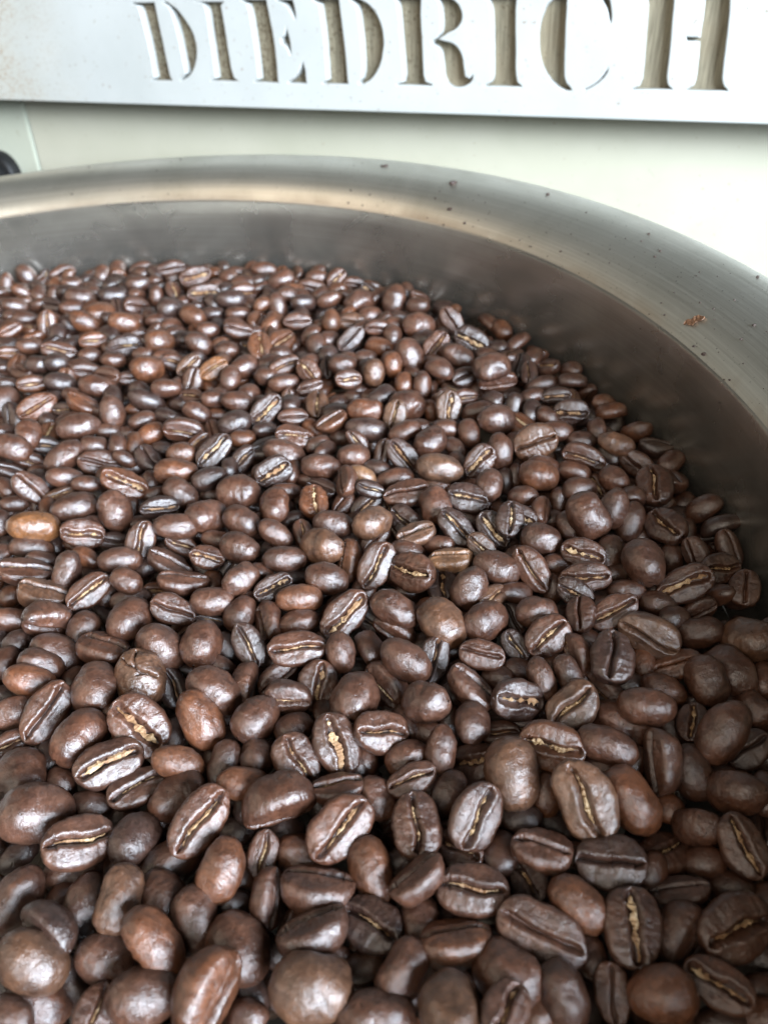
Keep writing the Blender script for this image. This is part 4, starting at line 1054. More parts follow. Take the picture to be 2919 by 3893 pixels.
nt.links.new(bump(nt, nf, .4, .0003), bs.inputs['Normal'])

TINT = {0: (.075, .034, .0205), 1: (.043, .023, .017), 2: (.106, .043, .0205), 3: (.160, .072, .028), 4: (.096, .050, .029), 5: (.20, .108, .055)}

# ------------------------------------------------------------------ one coffee bean, 1 long (x), 1 wide (y), flat face up (+z)
def bean_geo(seed, style, nx, nf_, nb, amp=1.0):
    rnd = random.Random(seed)
    g = {'G': .066, 'g': .042, 's': .024, 'b': .03, 'c': .03}[style] * rnd.uniform(.9, 1.45)
    dep = rnd.uniform(.17, .23)
    sa, sb, sc_ = rnd.uniform(-.045, .045), rnd.uniform(-.06, .06), rnd.uniform(-.022, .022)
    pw = rnd.uniform(2.0, 2.35); D = rnd.uniform(.50, .60); E = rnd.uniform(.11, .19)
    lump = rnd.choice([.025, .04, .06]); asym = rnd.uniform(-.14, .14); bend = rnd.uniform(-.03, .03)
    kk = [rnd.uniform(0, 50) for _ in range(3)]
    cr = [rnd.choice([-1, 1]) * rnd.uniform(.30, .36)] + ([rnd.uniform(-.1, .1)] if rnd.random() < .3 else []) + ([-rnd.uniform(.3, .36)] if rnd.random() < .4 else [])
    th = np.linspace(-math.pi / 2, math.pi / 2, nx + 1)
    xs = list(.5 * np.sin(th[1:-1]))
    hi = nx > 30 and style in 'Ggs'
    crk = {}
    if hi:
        for c in cr:
            xs = [x for x in xs if abs(x - c) > .019]
            xs += [c - .017, c, c + .017]; crk[round(c, 6)] = rnd.uniform(.07, .17)
        xs.sort()
    def sy(x): return sa * math.sin(3.2 * x) * 2 + sb * math.cos(4.0 * x) - sb + sc_ * math.sin(11 * x) + bend + .012 * noise.noise(Vector((x * 22, seed, 0)))
    def fade(x):
        t = max(0, min(1, (.485 - abs(x)) / .10)); return t * t * (3 - 2 * t)
    V = []; ring = 0
    for x in xs:
        h = (max(1e-6, 1 - abs(2 * x) ** pw)) ** (1 / pw)
        w = .5 * h * (1 + asym * x * 1.6)
        s = sy(x) * min(1, h * 1.3); fd = fade(x); gg = g * (.35 + .65 * fd) * (1 + .3 * math.sin(9 * x + seed) + .35 * noise.noise(Vector((x * 17, seed, 5))))
        gg = min(gg, .3 * w)
        dz = dep * fd
        crd = 0; crw = 0
        for c, wd in crk.items():
            if abs(x - c) < 1e-6: crd = .11; crw = wd
        row = []
        def face_z(y):
            q = max(0, 1 - ((y) / w) ** 2)
            return E * h ** .7 * q ** .45
        def lip(y):
            d = abs(y - s) - gg
            return -.075 * fd * math.exp(-(d / .03) ** 2) + .020 * fd * math.exp(-((d - .09) / .05) ** 2)
        zb = face_z(s)
        row.append((s, zb - dz))
        row.append((s + gg * .75, zb - dz * .75)); 
        for i in range(nf_):
            t = (i / nf_); y = s + gg + (w - s - gg) * (t ** 1.25) * .985
            z = face_z(y) + lip(y)
            if crd and abs(y - s) < crw: z -= crd * (1 - abs(y - s) / crw) ** .6
            row.append((y, z))
        for i in range(nb):
            a = math.pi * (i + .5) / nb
            y = w * math.copysign(abs(math.cos(a)) ** .92, math.cos(a)); z = -D * (h ** .85) * math.sin(a) ** .95
            if i == 0 or i == nb - 1: pass
            row.append((y, z))
        for i in range(nf_ - 1, -1, -1):
            t = (i / nf_); y = s - gg - (w + s - gg) * (t ** 1.25) * .985
            z = face_z(y) + lip(y)
            if crd and abs(y - s) < crw: z -= crd * (1 - abs(y - s) / crw) ** .6
            row.append((y, z))
        row.append((s - gg * .75, zb - dz * .75))
        ring = len(row)
        for y, z in row: V.append((x, y, z))
    n = len(xs)
    V.append((-.5, sy(-.5) * .3, -.08)); V.append((.5, sy(.5) * .3, -.08))
    F = []
    for i in range(n - 1):
        for j in range(ring):
            k = (j + 1) % ring
            F.append((i * ring + j, i * ring + k, (i + 1) * ring + k, (i + 1) * ring + j))
    e0, e1 = n * ring, n * ring + 1
    for j in range(ring):
        k = (j + 1) % ring
        F.append((e0, j + 0, k) if False else (e0, k, j)); F.append((e1, (n - 1) * ring + j, (n - 1) * ring + k))
    # lumps and wrinkles
    out = []
    path = [(-.16, .30), (-.08, .17), (.0, .02), (.10, -.04), (.26, -.02), (.40, .06)]; path2 = [(.10, -.04), (.2, -.2), (.34, -.22)]; path3 = [(-.08, .17), (-.05, -.05)]
    def segd(px, py, pts):
        m = 9
        for (ax, ay), (bx, by) in zip(pts, pts[1:]):
            dx, dy = bx - ax, by - ay; t = max(0, min(1, ((px - ax) * dx + (py - ay) * dy) / (dx * dx + dy * dy)))
            m = min(m, math.hypot(px - ax - t * dx, py - ay - t * dy))
        return m
    for idx, (x, y, z) in enumerate(V):
        p = Vector((x * 1.3 + kk[0], y + kk[1], z + kk[2]))
        l1 = noise.noise(p * 2.4); l2 = noise.noise(p * 6.0); l3 = abs(noise.noise(p * 9.0)) + .6 * abs(noise.noise(p * 19))
        d = amp * (lump * l1 + .018 * l2 - .022 * l3)
        if z > 0 and style != 'c' and 'b' != style: d += amp * .020 * noise.noise(Vector((x * 17 + kk[0], y * 2.5, kk[2]))) * min(1, abs(y) * 8)
        r = math.sqrt(x * x * .6 + y * y + z * z) + 1e-6
        if style == 'c' and z < -.1:
            m = min(segd(x, y, path), segd(x, y, path2) * 1.8, segd(x, y, path3) * 2)
            if m < .034: d -= .15 * (1 - m / .034) ** .7
        x2, y2, z2 = x * (1 + d * .5 / r), y * (1 + d / r), z * (1 + d / r)
        out.append((x2, y2, z2 + .08))
    # chaff ribbon lying in the groove
    CV, CF = [], []
    if style in 'Gg':
        m = 46 if nx > 30 else 14
        a0, a1 = (-.40, .38) if style == 'G' else (-.38 + rnd.uniform(0, .2), .36 - rnd.uniform(0, .12))
        lift = -.004 if style == 'G' else -.03
        gw = g * (.85 if style == 'G' else .7)
        side = rnd.choice([-1, 1]) * rnd.uniform(.15, .5) * gw
        for i in range(m + 1):
            x = a0 + (a1 - a0) * i / m
            h = (max(1e-6, 1 - abs(2 * x) ** pw)) ** (1 / pw); w = .5 * h * (1 + asym * x * 1.6); s = sy(x) * min(1, h * 1.3) + side
            zb = E * h ** .7 * max(0, 1 - (s / w) ** 2) ** .45
            en = min(1, 6 * min(i, m - i) / m + .15) * max(.10, min(1, .95 + 2.2 * noise.noise(Vector((x * 6, seed * 1.7, 2)))))
            p = Vector((x * 14 + kk[1], seed, 0))
            w1 = gw * en * (1 + 1.0 * noise.noise(p * 1.2)); w2 = gw * en * (1 + 1.0 * noise.noise(p * 1.2 + Vector((0, 9, 0))))
            zz = zb - .055 + lift + .035 * noise.noise(p * 1.7)
            CV += [(x, s - w1, zz - .02 + .02 * noise.noise(p * 3 + Vector((3, 0, 0))) + .08), (x, s + .3 * gw * noise.noise(p * 2), zz + .012 + .08), (x, s + w2, zz - .02 + .02 * noise.noise(p * 3 + Vector((5, 0, 0))) + .08)]
        for i in range(m):
            for j in range(2):
                a = i * 3 + j; CF.append((a, a + 3, a + 4, a + 1))
    return out, F, CV, CF

random.seed(11)
styles = {'G': 9, 'g': 12, 's': 10, 'b': 14, 'c': 1}
HI, LO, CH = {}, {}, {}
sd = 1
for st, cnt in styles.items():
    HI[st] = []; LO[st] = []
    for i in range(cnt):
        sd += 1
        nx = 96 if st == 'c' else 52; nfc = 12; nbk = 60 if st == 'c' else 24
        v, f, cv, cf = bean_geo(sd * 7, st, nx, nfc, nbk)
        me = bpy.data.meshes.new('coffee_bean'); me.from_pydata(v, [], f); me.materials.append(M_bean)
        me.polygons.foreach_set('use_smooth', [True] * len(f)); me.update()
        cm = None
        if cf:
            cm = bpy.data.meshes.new('chaff'); cm.from_pydata(cv, [], cf); cm.materials.append(M_chaff); cm.update()
        HI[st].append((me, cm))
        v, f, cv, cf = bean_geo(sd * 7, st, 20, 5, 10)
        LO[st].append((np.array(v), f, np.array(cv) if cf else None, cf))

rows = [r.split() for r in BEANS.strip().split('\n')]
labels = LABELS.strip().split('\n')
GROUP = 'roasted coffee beans heaped in the cooling bin'
centres = []
batch_v, batch_f, batch_m, batch_c, off = [], [], [], [], 0
def tint_of(k, rnd):
    c = TINT[k]; b = rnd.uniform(.84, 1.18); h = rnd.uniform(-.05, .05)
    return (c[0] * b * (1 + h), c[1] * b, c[2] * b * (1 - h), 1)
def add_to_mass(loc, q, L, Wd, geo, col):
    global off
    v, f, cv, cf = geo
    Rm = np.array(q.to_matrix()); S = np.diag([L, Wd, Wd])
    vv = (v @ S) @ Rm.T + np.array(loc)
    batch_v.append(vv); n = len(vv)
    for a in f: batch_f.append([i + off for i in a])
    batch_m.extend([0] * len(f)); batch_c.append(np.tile(col, (n, 1))); off += n
    if cf:
        vv = (cv @ S) @ Rm.T + np.array(loc); batch_v.append(vv)
        for a in cf: batch_f.append([i + off for i in a])
        batch_m.extend([1] * len(cf)); batch_c.append(np.tile(col, (len(vv), 1))); off += len(vv)
rb = random.Random(77)
for i, r in enumerate(rows):
    x, y, z, qw, qx, qy, qz, L, Wd = map(float, r[:9]); st = r[9][0]; ck = int(r[9][1])
    loc = Vector((x, y, z)) * MM; q = Quaternion((qw, qx, qy, qz)); L *= MM; Wd *= MM
    centres.append((x, y, z)); col = tint_of(ck, rb)
    flip = rb.random() < .5
    if flip: q = q @ Quaternion((0, 0, 1), math.pi)
    if i < 300:
        me, cm = rb.choice(HI[st])
        o = bpy.data.objects.new('coffee_bean', me); COL.objects.link(o)
        o.location = loc; o.rotation_mode = 'QUATERNION'; o.rotation_quaternion = q; o.scale = (L, Wd, Wd); o.color = col
        tag(o, label=labels[i], category='coffee bean', group=GROUP)
        if cm:
            c = bpy.data.objects.new('chaff', cm); COL.objects.link(c); c.parent = o
    else:
        add_to_mass(loc, q, L, Wd, rb.choice(LO[st]), col)

# the rest of the heap: hidden layers, and the surface outside the picture
BC = (-176.6, 157.4); RW = 271.0
grid = {}
def near(x, y, z, d):
    gx, gy = int(x // 9), int(y // 9)
    for a in (-1, 0, 1):
        for b in (-1, 0, 1):
            for p in grid.get((gx + a, gy + b), ()):
                if (p[0] - x) ** 2 + (p[1] - y) ** 2 + (p[2] - z) ** 2 < d * d: return True
    return False
def put(x, y, z): grid.setdefault((int(x // 9), int(y // 9)), []).append((x, y, z))
for c in centres: put(*c)
rf = random.Random(5)
def dip(x, y):
    d = RW - math.hypot(x - BC[0], y - BC[1]); return 4 * max(0, 1 - max(d, 0) / 45) ** 1.5
VL = [bean_geo(900 + i, ['g', 's', 'b'][i % 3], 13, 3, 7) for i in range(6)]
VL = [(np.array(v), f, np.array(cv) if cf else None, cf) for v, f, cv, cf in VL]
def inview(x, y):
    p = Vector((x, y, -140.6)); zc = p.dot(fwd)
    if zc < 30: return False
    return abs(p.dot(rt) / zc) < .5 + 18 / zc and abs(p.dot(up) / zc) < .665 + 18 / zc
nfill = 0
for layer, zoff, dmin, tries in ((0, -2.0, 8.2, 26000), (1, -8.0, 7.4, 26000), (2, -13.0, 7.6, 16000)):
    for _ in range(tries):
        x = rf.uniform(-270, 95); y = rf.uniform(5, 428)
        if math.hypot(x - BC[0], y - BC[1]) > RW - 4.6: continue
        if not inview(x, y): continue
        z = zoff - dip(x, y) + rf.uniform(-1.2, 1.0)
        if near(x, y, z, dmin): continue
        put(x, y, z); nfill += 1
        up_n = Vector((rf.gauss(0, .55), rf.gauss(0, .55), rf.choice([-1, -1, 1]))).normalized()
        q = up_n.to_track_quat('Z', 'Y') @ Quaternion((0, 0, 1), rf.uniform(0, 6.283))
        L = rf.uniform(9.6, 12.2) * MM
        st = rf.choice('gssbG')
        ck = rf.choice([0, 0, 0, 1, 1, 2])
        geo = rf.choice(LO[st]) if layer == 0 else rf.choice(VL)
        add_to_mass(Vector((x, y, z)) * MM, q, L, L * rf.uniform(.68, .8), geo, tint_of(ck, rf))
V = np.concatenate(batch_v); Cc = np.concatenate(batch_c)
mass = mesh_obj('coffee_beans', V, batch_f, [M_bean_s, M_chaff], mi=batch_m)
at = mass.data.color_attributes.new('tint', 'FLOAT_COLOR', 'POINT'); at.data.foreach_set('color', Cc.ravel().astype(np.float32))
tag(mass, kind='stuff', label='smaller and half hidden roasted beans filling the heap between the larger ones', category='coffee beans', group=GROUP)
print('fill', nfill, 'verts', len(V))

# torn bits of chaff lying loose on the beans
dg = bpy.context.evaluated_depsgraph_get()
cvs, cfs = [], []
rq = random.Random(21)
for i in range(320):
    x = rq.uniform(-200, 80); y = rq.uniform(35, 410)
    if math.hypot(x - BC[0], y - BC[1]) > RW - 8 or not inview(x, y): continue
    ok, hp, hn, _, _, _ = scene.ray_cast(dg, Vector((x, y, 60)) * MM, Vector((0, 0, -1)))
    if not ok or hn.z < .45: continue
    t1 = hn.cross(Vector((rq.uniform(-1, 1), rq.uniform(-1, 1), .1))).normalized(); t2 = hn.cross(t1)
    ln = rq.choice([.5, .7, 1.0, 1.9]) * rq.uniform(.7, 1.3); wd = ln * rq.uniform(.25, .55); b0 = len(cvs)
    for a in range(5):
        u = a / 4 - .5; wv = wd * (1 - (1.7 * u) ** 2) * rq.uniform(.6, 1.2) + .05
        for sgn in (-1, 1):
            cvs.append(hp + (t1 * (u * ln) + t2 * (sgn * wv * .5) + hn * (.10 + .6 * u * u * ln + rq.uniform(0, .10))) * MM)
    for a in range(4): q = b0 + a * 2; cfs.append((q, q + 2, q + 3, q + 1))
cb = mesh_obj('chaff_bits', cvs, cfs, M_chaff, smooth=False)
tag(cb, kind='stuff', label='tiny torn bits of pale chaff scattered loose over the beans', category='chaff')

# ------------------------------------------------------------------ stainless cooling bin
def steel_mat(name, wall):
    m, nt, bs = newmat(name)
    tc = nt.nodes.new('ShaderNodeTexCoord'); sx = nt.nodes.new('ShaderNodeSeparateXYZ'); nt.links.new(tc.outputs['Object'], sx.inputs[0])
    rad = math_n(nt, 'SQRT', math_n(nt, 'ADD', math_n(nt, 'MULTIPLY', sx.outputs[0], sx.outputs[0]), math_n(nt, 'MULTIPLY', sx.outputs[1], sx.outputs[1])))
    ang = math_n(nt, 'ARCTAN2', sx.outputs[1], sx.outputs[0])
    cv = nt.nodes.new('ShaderNodeCombineXYZ')
    nt.links.new(math_n(nt, 'MULTIPLY', ang, 3.0), cv.inputs[0]); nt.links.new(math_n(nt, 'MULTIPLY', rad, 2600.0), cv.inputs[1]); nt.links.new(math_n(nt, 'MULTIPLY', sx.outputs[2], 1400.0), cv.inputs[2])
    brush = noise_tex(nt, cv.outputs[0], 1.0, 5, .6)
    blot = noise_tex(nt, tc.outputs['Object'], 22, 4, .6, .5)
    fine = noise_tex(nt, tc.outputs['Object'], 700, 3, .6)
    spk = noise_tex(nt, tc.outputs['Object'], 1500, 2, .5)
    if wall:
        base = ramp(nt, blot, [(.3, (.24, .226, .20)), (.6, (.37, .35, .31)), (.8, (.46, .44, .39))])
        base = mixc(nt, .35, base, ramp(nt, brush, [(.3, (.24, .228, .20)), (.7, (.45, .43, .385))]))
        bs.inputs['Metallic'].default_value = .85
        ro = math_n(nt, 'MULTIPLY_ADD', blot, .22, .17)
    else:
        base = ramp(nt, brush, [(.25, (.53, .52, .45)), (.75, (.70, .69, .62))])
        base = mixc(nt, ramp(nt, blot, [(.45, (0, 0, 0)), (.75, (.5, .5, .5))]), base, (.37, .37, .30))
        # coffee oil baked on along the inner edge
        e = nt.nodes.new('ShaderNodeMapRange'); e.inputs[1].default_value = .2715; e.inputs[2].default_value = .2742; e.inputs[3].default_value = 1; e.inputs[4].default_value = 0
        nt.links.new(rad, e.inputs[0])
        st = math_n(nt, 'MULTIPLY', e.outputs[0], ramp(nt, blot, [(.38, (.03, .03, .03)), (.70, (.55, .55, .55))]))
        base = mixc(nt, st, base, (.30, .17, .075))
        base = mixc(nt, ramp(nt, spk, [(.70, (0, 0, 0)), (.74, (.75, .75, .75))]), base, (.05, .035, .025))
        bs.inputs['Metallic'].default_value = .95
        ro = math_n(nt, 'MULTIPLY_ADD', brush, .14, .31)
        ro = math_n(nt, 'ADD', ro, math_n(nt, 'MULTIPLY', st, .3))
    nt.links.new(base, bs.inputs['Base Color']); nt.links.new(ro, bs.inputs['Roughness'])
    nt.links.new(bump(nt, fine, .12 if wall else .25, .00012, bump(nt, brush, .04 if wall else .10, .0002)), bs.inputs['Normal'])
    return m
M_rim = steel_mat('brushed_steel_rim', False); M_wall = steel_mat('oil_stained_steel_wall', True)
bin_ = empty('cooling_bin', (BC[0] * MM, BC[1] * MM, -.03), label='round stainless steel cooling bin with a broad rolled rim, full of roasted beans', category='cooling bin')
def lathe(name, prof, mat, seg=384):
    vs, fs = [], []
    for i in range(seg):
        a = 2 * math.pi * i / seg
        for r, z in prof: vs.append((r * math.cos(a) * MM, r * math.sin(a) * MM, z * MM + .03))
    n = len(prof)
    for i in range(seg):
        k = (i + 1) % seg
        for j in range(n - 1): fs.append((i * n + j, k * n + j, k * n + j + 1, i * n + j + 1))
    return mesh_obj(name, vs, fs, mat, bin_)
HI_, HO_ = 27.5, 41.3
lathe('inner_wall', [(268.5, -30), (269.5, -10), (270.2, 8), (270.8, 20), (271.0, 26.2), (271.2, 27.0), (271.6, 27.5)], M_wall)
prof = [(271.6, 27.5)]
a0, a1 = math.radians(58), math.radians(2)
n = 22; px, pz = 0, 0; pts = [(0, 0)]
for i in range(n):
    a = a0 + (a1 - a0) * ((i + .5) / n) ** .8; px += math.cos(a); pz += math.sin(a); pts.append((px, pz))
prof = [(271.6 + p[0] / px * 23.0, 27.5 + p[1] / pz * (HO_ - 27.5)) for p in pts]
r0, z0 = prof[-1]
prof += [(r0 + 7 * math.sin(t), z0 - 7 * (1 - math.cos(t))) for t in [math.radians(k) for k in range(10, 181, 10)]]
lathe('rim', prof, M_rim)
lathe('outer_wall', [(r0 - 1.5, z0 - 13.5), (r0 - 2, -60)], M_rim)
fl = [(0, 0, -.030 + .03 + -.000)]
fv = [(0, 0, -.0)] + [(268.5 * MM * math.cos(2 * math.pi * i / 96), 268.5 * MM * math.sin(2 * math.pi * i / 96), 0) for i in range(96)]
mesh_obj('bin_floor', fv, [(0, i + 1, (i + 1) % 96 + 1) for i in range(96)], M_wall, bin_, smooth=False)

# crumbs and the flake of chaff on the rim
def rim_pt(deg, fr, lift=0.0):
    fr = max(0, min(1, fr)); t = fr * n; i = min(n - 1, int(t)); u = t - i
    r = prof[i][0] * (1 - u) + prof[i + 1][0] * u; z = prof[i][1] * (1 - u) + prof[i + 1][1] * u
    a = math.radians(deg); return Vector(((BC[0] + r * math.cos(a)) * MM, (BC[1] + r * math.sin(a)) * MM, (z + lift) * MM))
M_crumb, nt, bs = newmat('coffee_crumb'); bs.inputs['Base Color'].default_value = (.035, .020, .014, 1); bs.inputs['Roughness'].default_value = .6
cvs, cfs = [], []
def crumb(p, s, seed):
    rr = random.Random(seed); base = len(cvs); ph = rr.uniform(0, 6.28); k = 7
    fx = rr.uniform(.5, 1.6)
    for lv, (zr, rad) in enumerate(((-.1, .8), (.25, 1), (.5, .55))):
        for j in range(k):
            a = ph + 2 * math.pi * j / k; q = rad * rr.uniform(.6, 1.15) * s * .5
            cvs.append((p[0] + math.cos(a) * q * fx * MM, p[1] + math.sin(a) * q * MM, p[2] + zr * s * MM * .8))
    for lv in range(2):
        for j in range(k):
            m = (j + 1) % k; cfs.append((base + lv * k + j, base + lv * k + m, base + (lv + 1) * k + m, base + (lv + 1) * k + j))
    cfs.append(tuple(base + 2 * k + j for j in range(k)))
for i, (dg, fr, s) in enumerate(CRUMBS): crumb(rim_pt(dg, fr), s * .95, i)
rc = random.Random(9)
for i in range(170): crumb(rim_pt(rc.uniform(0, 120), rc.betavariate(1, 1.6)), rc.uniform(.25, .62), 500 + i)
for i in range(26):
    a = math.radians(rc.uniform(-5, 75)); zz = rc.uniform(8, 25); rr_ = 270.6
    crumb(Vector(((BC[0] + rr_ * math.cos(a)) * MM, (BC[1] + rr_ * math.sin(a)) * MM, zz * MM)), rc.uniform(.25, .6), 900 + i)
cr = mesh_obj('coffee_crumbs', cvs, cfs, M_crumb, smooth=False)
tag(cr, kind='stuff', label='tiny dark coffee crumbs scattered over the steel rim and wall', category='crumbs')
p = rim_pt(FLAKE[0], FLAKE[1], .35); fvs, ffs = [], []
M_flake, nt, bs = newmat('orange_chaff_flake'); ge = nt.nodes.new('ShaderNodeNewGeometry')
nt.links.new(ramp(nt, noise_tex(nt, ge.outputs['Position'], 1600, 3), [(.35, (.10, .045, .02)), (.7, (.28, .15, .08))]), bs.inputs['Base Color']); bs.inputs['Roughness'].default_value = .5
for i in range(13):
    t = i / 12 - .5; w = 1.15 * math.sqrt(max(.02, 1 - (2 * t) ** 2)) * (1 + .3 * noise.noise(Vector((i * .7, 3, 0))))
    for j, s in enumerate((-1, -.3, .4, 1)):
        fvs.append(((t * 6.6) * MM, (s * w + .3 * math.sin(i)) * MM, (.35 * abs(s) + .35 * noise.noise(Vector((i * .9, j, 7)))) * MM))
for i in range(12):
    for j in range(3): a = i * 4 + j; ffs.append((a, a + 4, a + 5, a + 1))
fk = mesh_obj('chaff_flake', fvs, ffs, M_flake, smooth=False)
fa = math.radians(FLAKE[0]); rad_v = Vector((math.cos(fa), math.sin(fa), 0)); tan_v = Vector((-math.sin(fa), math.cos(fa), 0))
slope = (rim_pt(FLAKE[0], FLAKE[1] + .05) - rim_pt(FLAKE[0], FLAKE[1] - .05)).normalized()
fx_ = (slope * .80 - tan_v * .75).normalized(); fn_ = slope.cross(tan_v); fn_ = fn_ if fn_.z > 0 else -fn_
fy_ = fn_.cross(fx_).normalized(); fx_ = fy_.cross(fn_)
fk.matrix_world = Matrix.Translation(p) @ Matrix((fx_, fy_, fn_)).transposed().to_4x4()
so = fk.modifiers.new('thickness', 'SOLIDIFY'); so.thickness = .00015
tag(fk, label='small orange brown flake of chaff lying on the broad steel rim', category='chaff flake')

# ------------------------------------------------------------------ roaster front: lettered bar, panel behind it
BO, BX, BN, BZ = (Vector(BAR[k]) for k in 'OXNZ')
bar_m = Matrix.Translation((BO + Vector((0, 0, 140.6))) * MM) @ Matrix((BX, BN, BZ)).transposed().to_4x4()
roaster = empty('coffee_roaster', (0, 0, 0), label='white painted coffee roaster front with a deeply engraved lettered bar over the bin', category='coffee roaster')
roaster.matrix_world = bar_m

def paint_mat(name, base, worn, speck, dirt_x=None):
    m, nt, bs = newmat(name)
    tc = nt.nodes.new('ShaderNodeTexCoord'); v = tc.outputs['Object']
    n1 = noise_tex(nt, v, 16, 4, .6); n2 = noise_tex(nt, v, 420, 3, .6); n3 = noise_tex(nt, v, 900, 2, .5); n4 = noise_tex(nt, v, 60, 4, .65)
    c = mixc(nt, ramp(nt, n1, [(.35, (0, 0, 0)), (.7, (1, 1, 1))]), base, worn)
    sp = ramp(nt, n2, [(.5 + .21 - .05 * speck, (0, 0, 0)), (.74 - .05 * speck, (1, 1, 1))])
    if dirt_x is not None:
        sx = nt.nodes.new('ShaderNodeSeparateXYZ'); nt.links.new(v, sx.inputs[0])
        mr = nt.nodes.new('ShaderNodeMapRange'); mr.inputs[1].default_value = dirt_x + .07; mr.inputs[2].default_value = dirt_x - .05; mr.inputs[3].default_value = 0; mr.inputs[4].default_value = 1
        nt.links.new(sx.outputs[0], mr.inputs[0])
        c = mixc(nt, math_n(nt, 'MULTIPLY', mr.outputs[0], math_n(nt, 'MULTIPLY_ADD', n4, .5, .05)), c, (.42, .36, .20))
        sp2 = math_n(nt, 'MULTIPLY', mr.outputs[0], ramp(nt, math_n(nt, 'ADD', math_n(nt, 'MULTIPLY', n3, .75), math_n(nt, 'MULTIPLY', n4, .25)), [(.54, (0, 0, 0)), (.60, (.9, .9, .9))]))
        c = mixc(nt, sp2, c, (.22, .12, .05))
    c = mixc(nt, math_n(nt, 'MULTIPLY', sp, .75), c, (.20, .15, .10))
    nt.links.new(c, bs.inputs['Base Color']); bs.inputs['Roughness'].default_value = .3
    nt.links.new(math_n(nt, 'MULTIPLY_ADD', n4, .2, .22), bs.inputs['Roughness'])
    nt.links.new(bump(nt, n4, .25, .0004, bump(nt, n2, .12, .0002)), bs.inputs['Normal'])
    return m
M_bar = paint_mat('white_enamel_bar', (.38, .395, .38), (.335, .35, .335), 1.0, -.25)
M_panel = paint_mat('cream_enamel_panel', (.385, .375, .30), (.34, .335, .26), .6)
M_side = paint_mat('pale_green_enamel_panel', (.38, .395, .32), (.34, .355, .285), .3)

DEPTH = 3.9
E0 = EDGE_Z
def catmull(pts, sub=4):
    # rounds gentle curves, keeps sharp corners
    out = []; m = len(pts)
    for i in range(m):
        p0, p1, p2, p3 = (Vector(pts[(i + k - 1) % m]) for k in range(4))
        d1 = (p1 - p0).normalized(); d2 = (p2 - p1).normalized(); d3 = (p3 - p2).normalized()
        c1 = d1.dot(d2) < .72; c2 = d2.dot(d3) < .72
        L = (p2 - p1).length
        t1 = (d2 * L if c1 else ((p2 - p0).normalized() * L)); t2 = (d2 * L if c2 else ((p3 - p1).normalized() * L))
        ns = sub if L > 1.2 else 2
        for k in range(ns):
            t = k / ns; h00 = 2*t**3-3*t**2+1; h10 = t**3-2*t**2+t; h01 = -2*t**3+3*t**2; h11 = t**3-t**2
            out.append(h00 * p1 + h10 * t1 + h01 * p2 + h11 * t2)
    return out
def spline2d(cu, pts):
    sp = cu.splines.new('POLY'); sp.points.add(len(pts) - 1); sp.use_cyclic_u = True
    for q, p in zip(sp.points, pts): q.co = (p[0] * MM, p[1] * MM, 0, 1)
rj = random.Random(4)
OUT = {k: [[Vector((p[0] + rj.uniform(-.08, .08), p[1] + rj.uniform(-.08, .08))) for p in catmull(s)] for s in ss] for k, ss in LETTERS.items()}
cu = bpy.data.curves.new('bar_curve', 'CURVE'); cu.dimensions = '2D'; cu.fill_mode = 'BOTH'; cu.extrude = DEPTH * MM / 2; cu.bevel_depth = .0007; cu.bevel_resolution = 2
spline2d(cu, [(-420, E0 + .5), (330, E0 + .5), (330, 82), (-420, 82)])
for k, ss in OUT.items():
    for s in ss: spline2d(cu, s)
co = bpy.data.objects.new('bar_curve', cu); COL.objects.link(co)
dg = bpy.context.evaluated_depsgraph_get(); me = bpy.data.meshes.new_from_object(co.evaluated_get(dg)); bpy.data.objects.remove(co)
me.materials.clear(); me.materials.append(M_bar)
bar = bpy.data.objects.new('lettered_bar', me); COL.objects.link(bar); bar.parent = roaster
for pl in me.polygons: pl.use_smooth = False
# curve lies in its x-y plane: stand it up, its thickness running from the face (y=0) back to y=+DEPTH
bar.matrix_parent_inverse = Matrix(); bar.matrix_local = Matrix.Translation((0, (DEPTH / 2 + .7) * MM, 0)) @ Matrix.Rotation(math.pi / 2, 4, 'X')
# solid back of the bar
def box(name, x0, x1, y0, y1, z0, z1, mat, parent, bev=.0008):
    bm = bmesh.new(); bmesh.ops.create_cube(bm, size=1)
    for v in bm.verts: v.co = Vector(((x0 + x1) / 2 + v.co.x * (x1 - x0), (y0 + y1) / 2 + v.co.y * (y1 - y0), (z0 + z1) / 2 + v.co.z * (z1 - z0))) * MM
    bmesh.ops.bevel(bm, geom=bm.edges[:], offset=bev, segments=2, affect='EDGES')
    m2 = bpy.data.meshes.new(name); bm.to_mesh(m2); bm.free(); m2.materials.append(mat)
    o = bpy.data.objects.new(name, m2); COL.objects.link(o); o.parent = parent; return o
box('bar_back', -419, 329, DEPTH + 2.6, DEPTH + 6, E0 + .8, 81, M_bar, roaster, .0003)
M_brz, nt, bs = newmat('bare_brushed_bronze_floor')
tc = nt.nodes.new('ShaderNodeTexCoord'); mp = nt.nodes.new('ShaderNodeMapping'); mp.inputs['Scale'].default_value = (1600, 1600, 60); nt.links.new(tc.outputs['Object'], mp.inputs[0])
g1 = noise_tex(nt, mp.outputs[0], 1, 4, .6); g2 = noise_tex(nt, tc.outputs['Object'], 700, 3, .6); g3 = noise_tex(nt, tc.outputs['Object'], 45, 3, .6)
c = ramp(nt, g1, [(.3, (.11, .095, .062)), (.7, (.30, .265, .185))])
sx = nt.nodes.new('ShaderNodeSeparateXYZ'); nt.links.new(tc.outputs['Object'], sx.inputs[0])
mr = nt.nodes.new('ShaderNodeMapRange'); mr.inputs[1].default_value = .11; mr.inputs[2].default_value = -.10; mr.inputs[3].default_value = -.03; mr.inputs[4].default_value = .13; nt.links.new(sx.outputs[0], mr.inputs[0])
thr = math_n(nt, 'ADD', g2, mr.outputs[0])
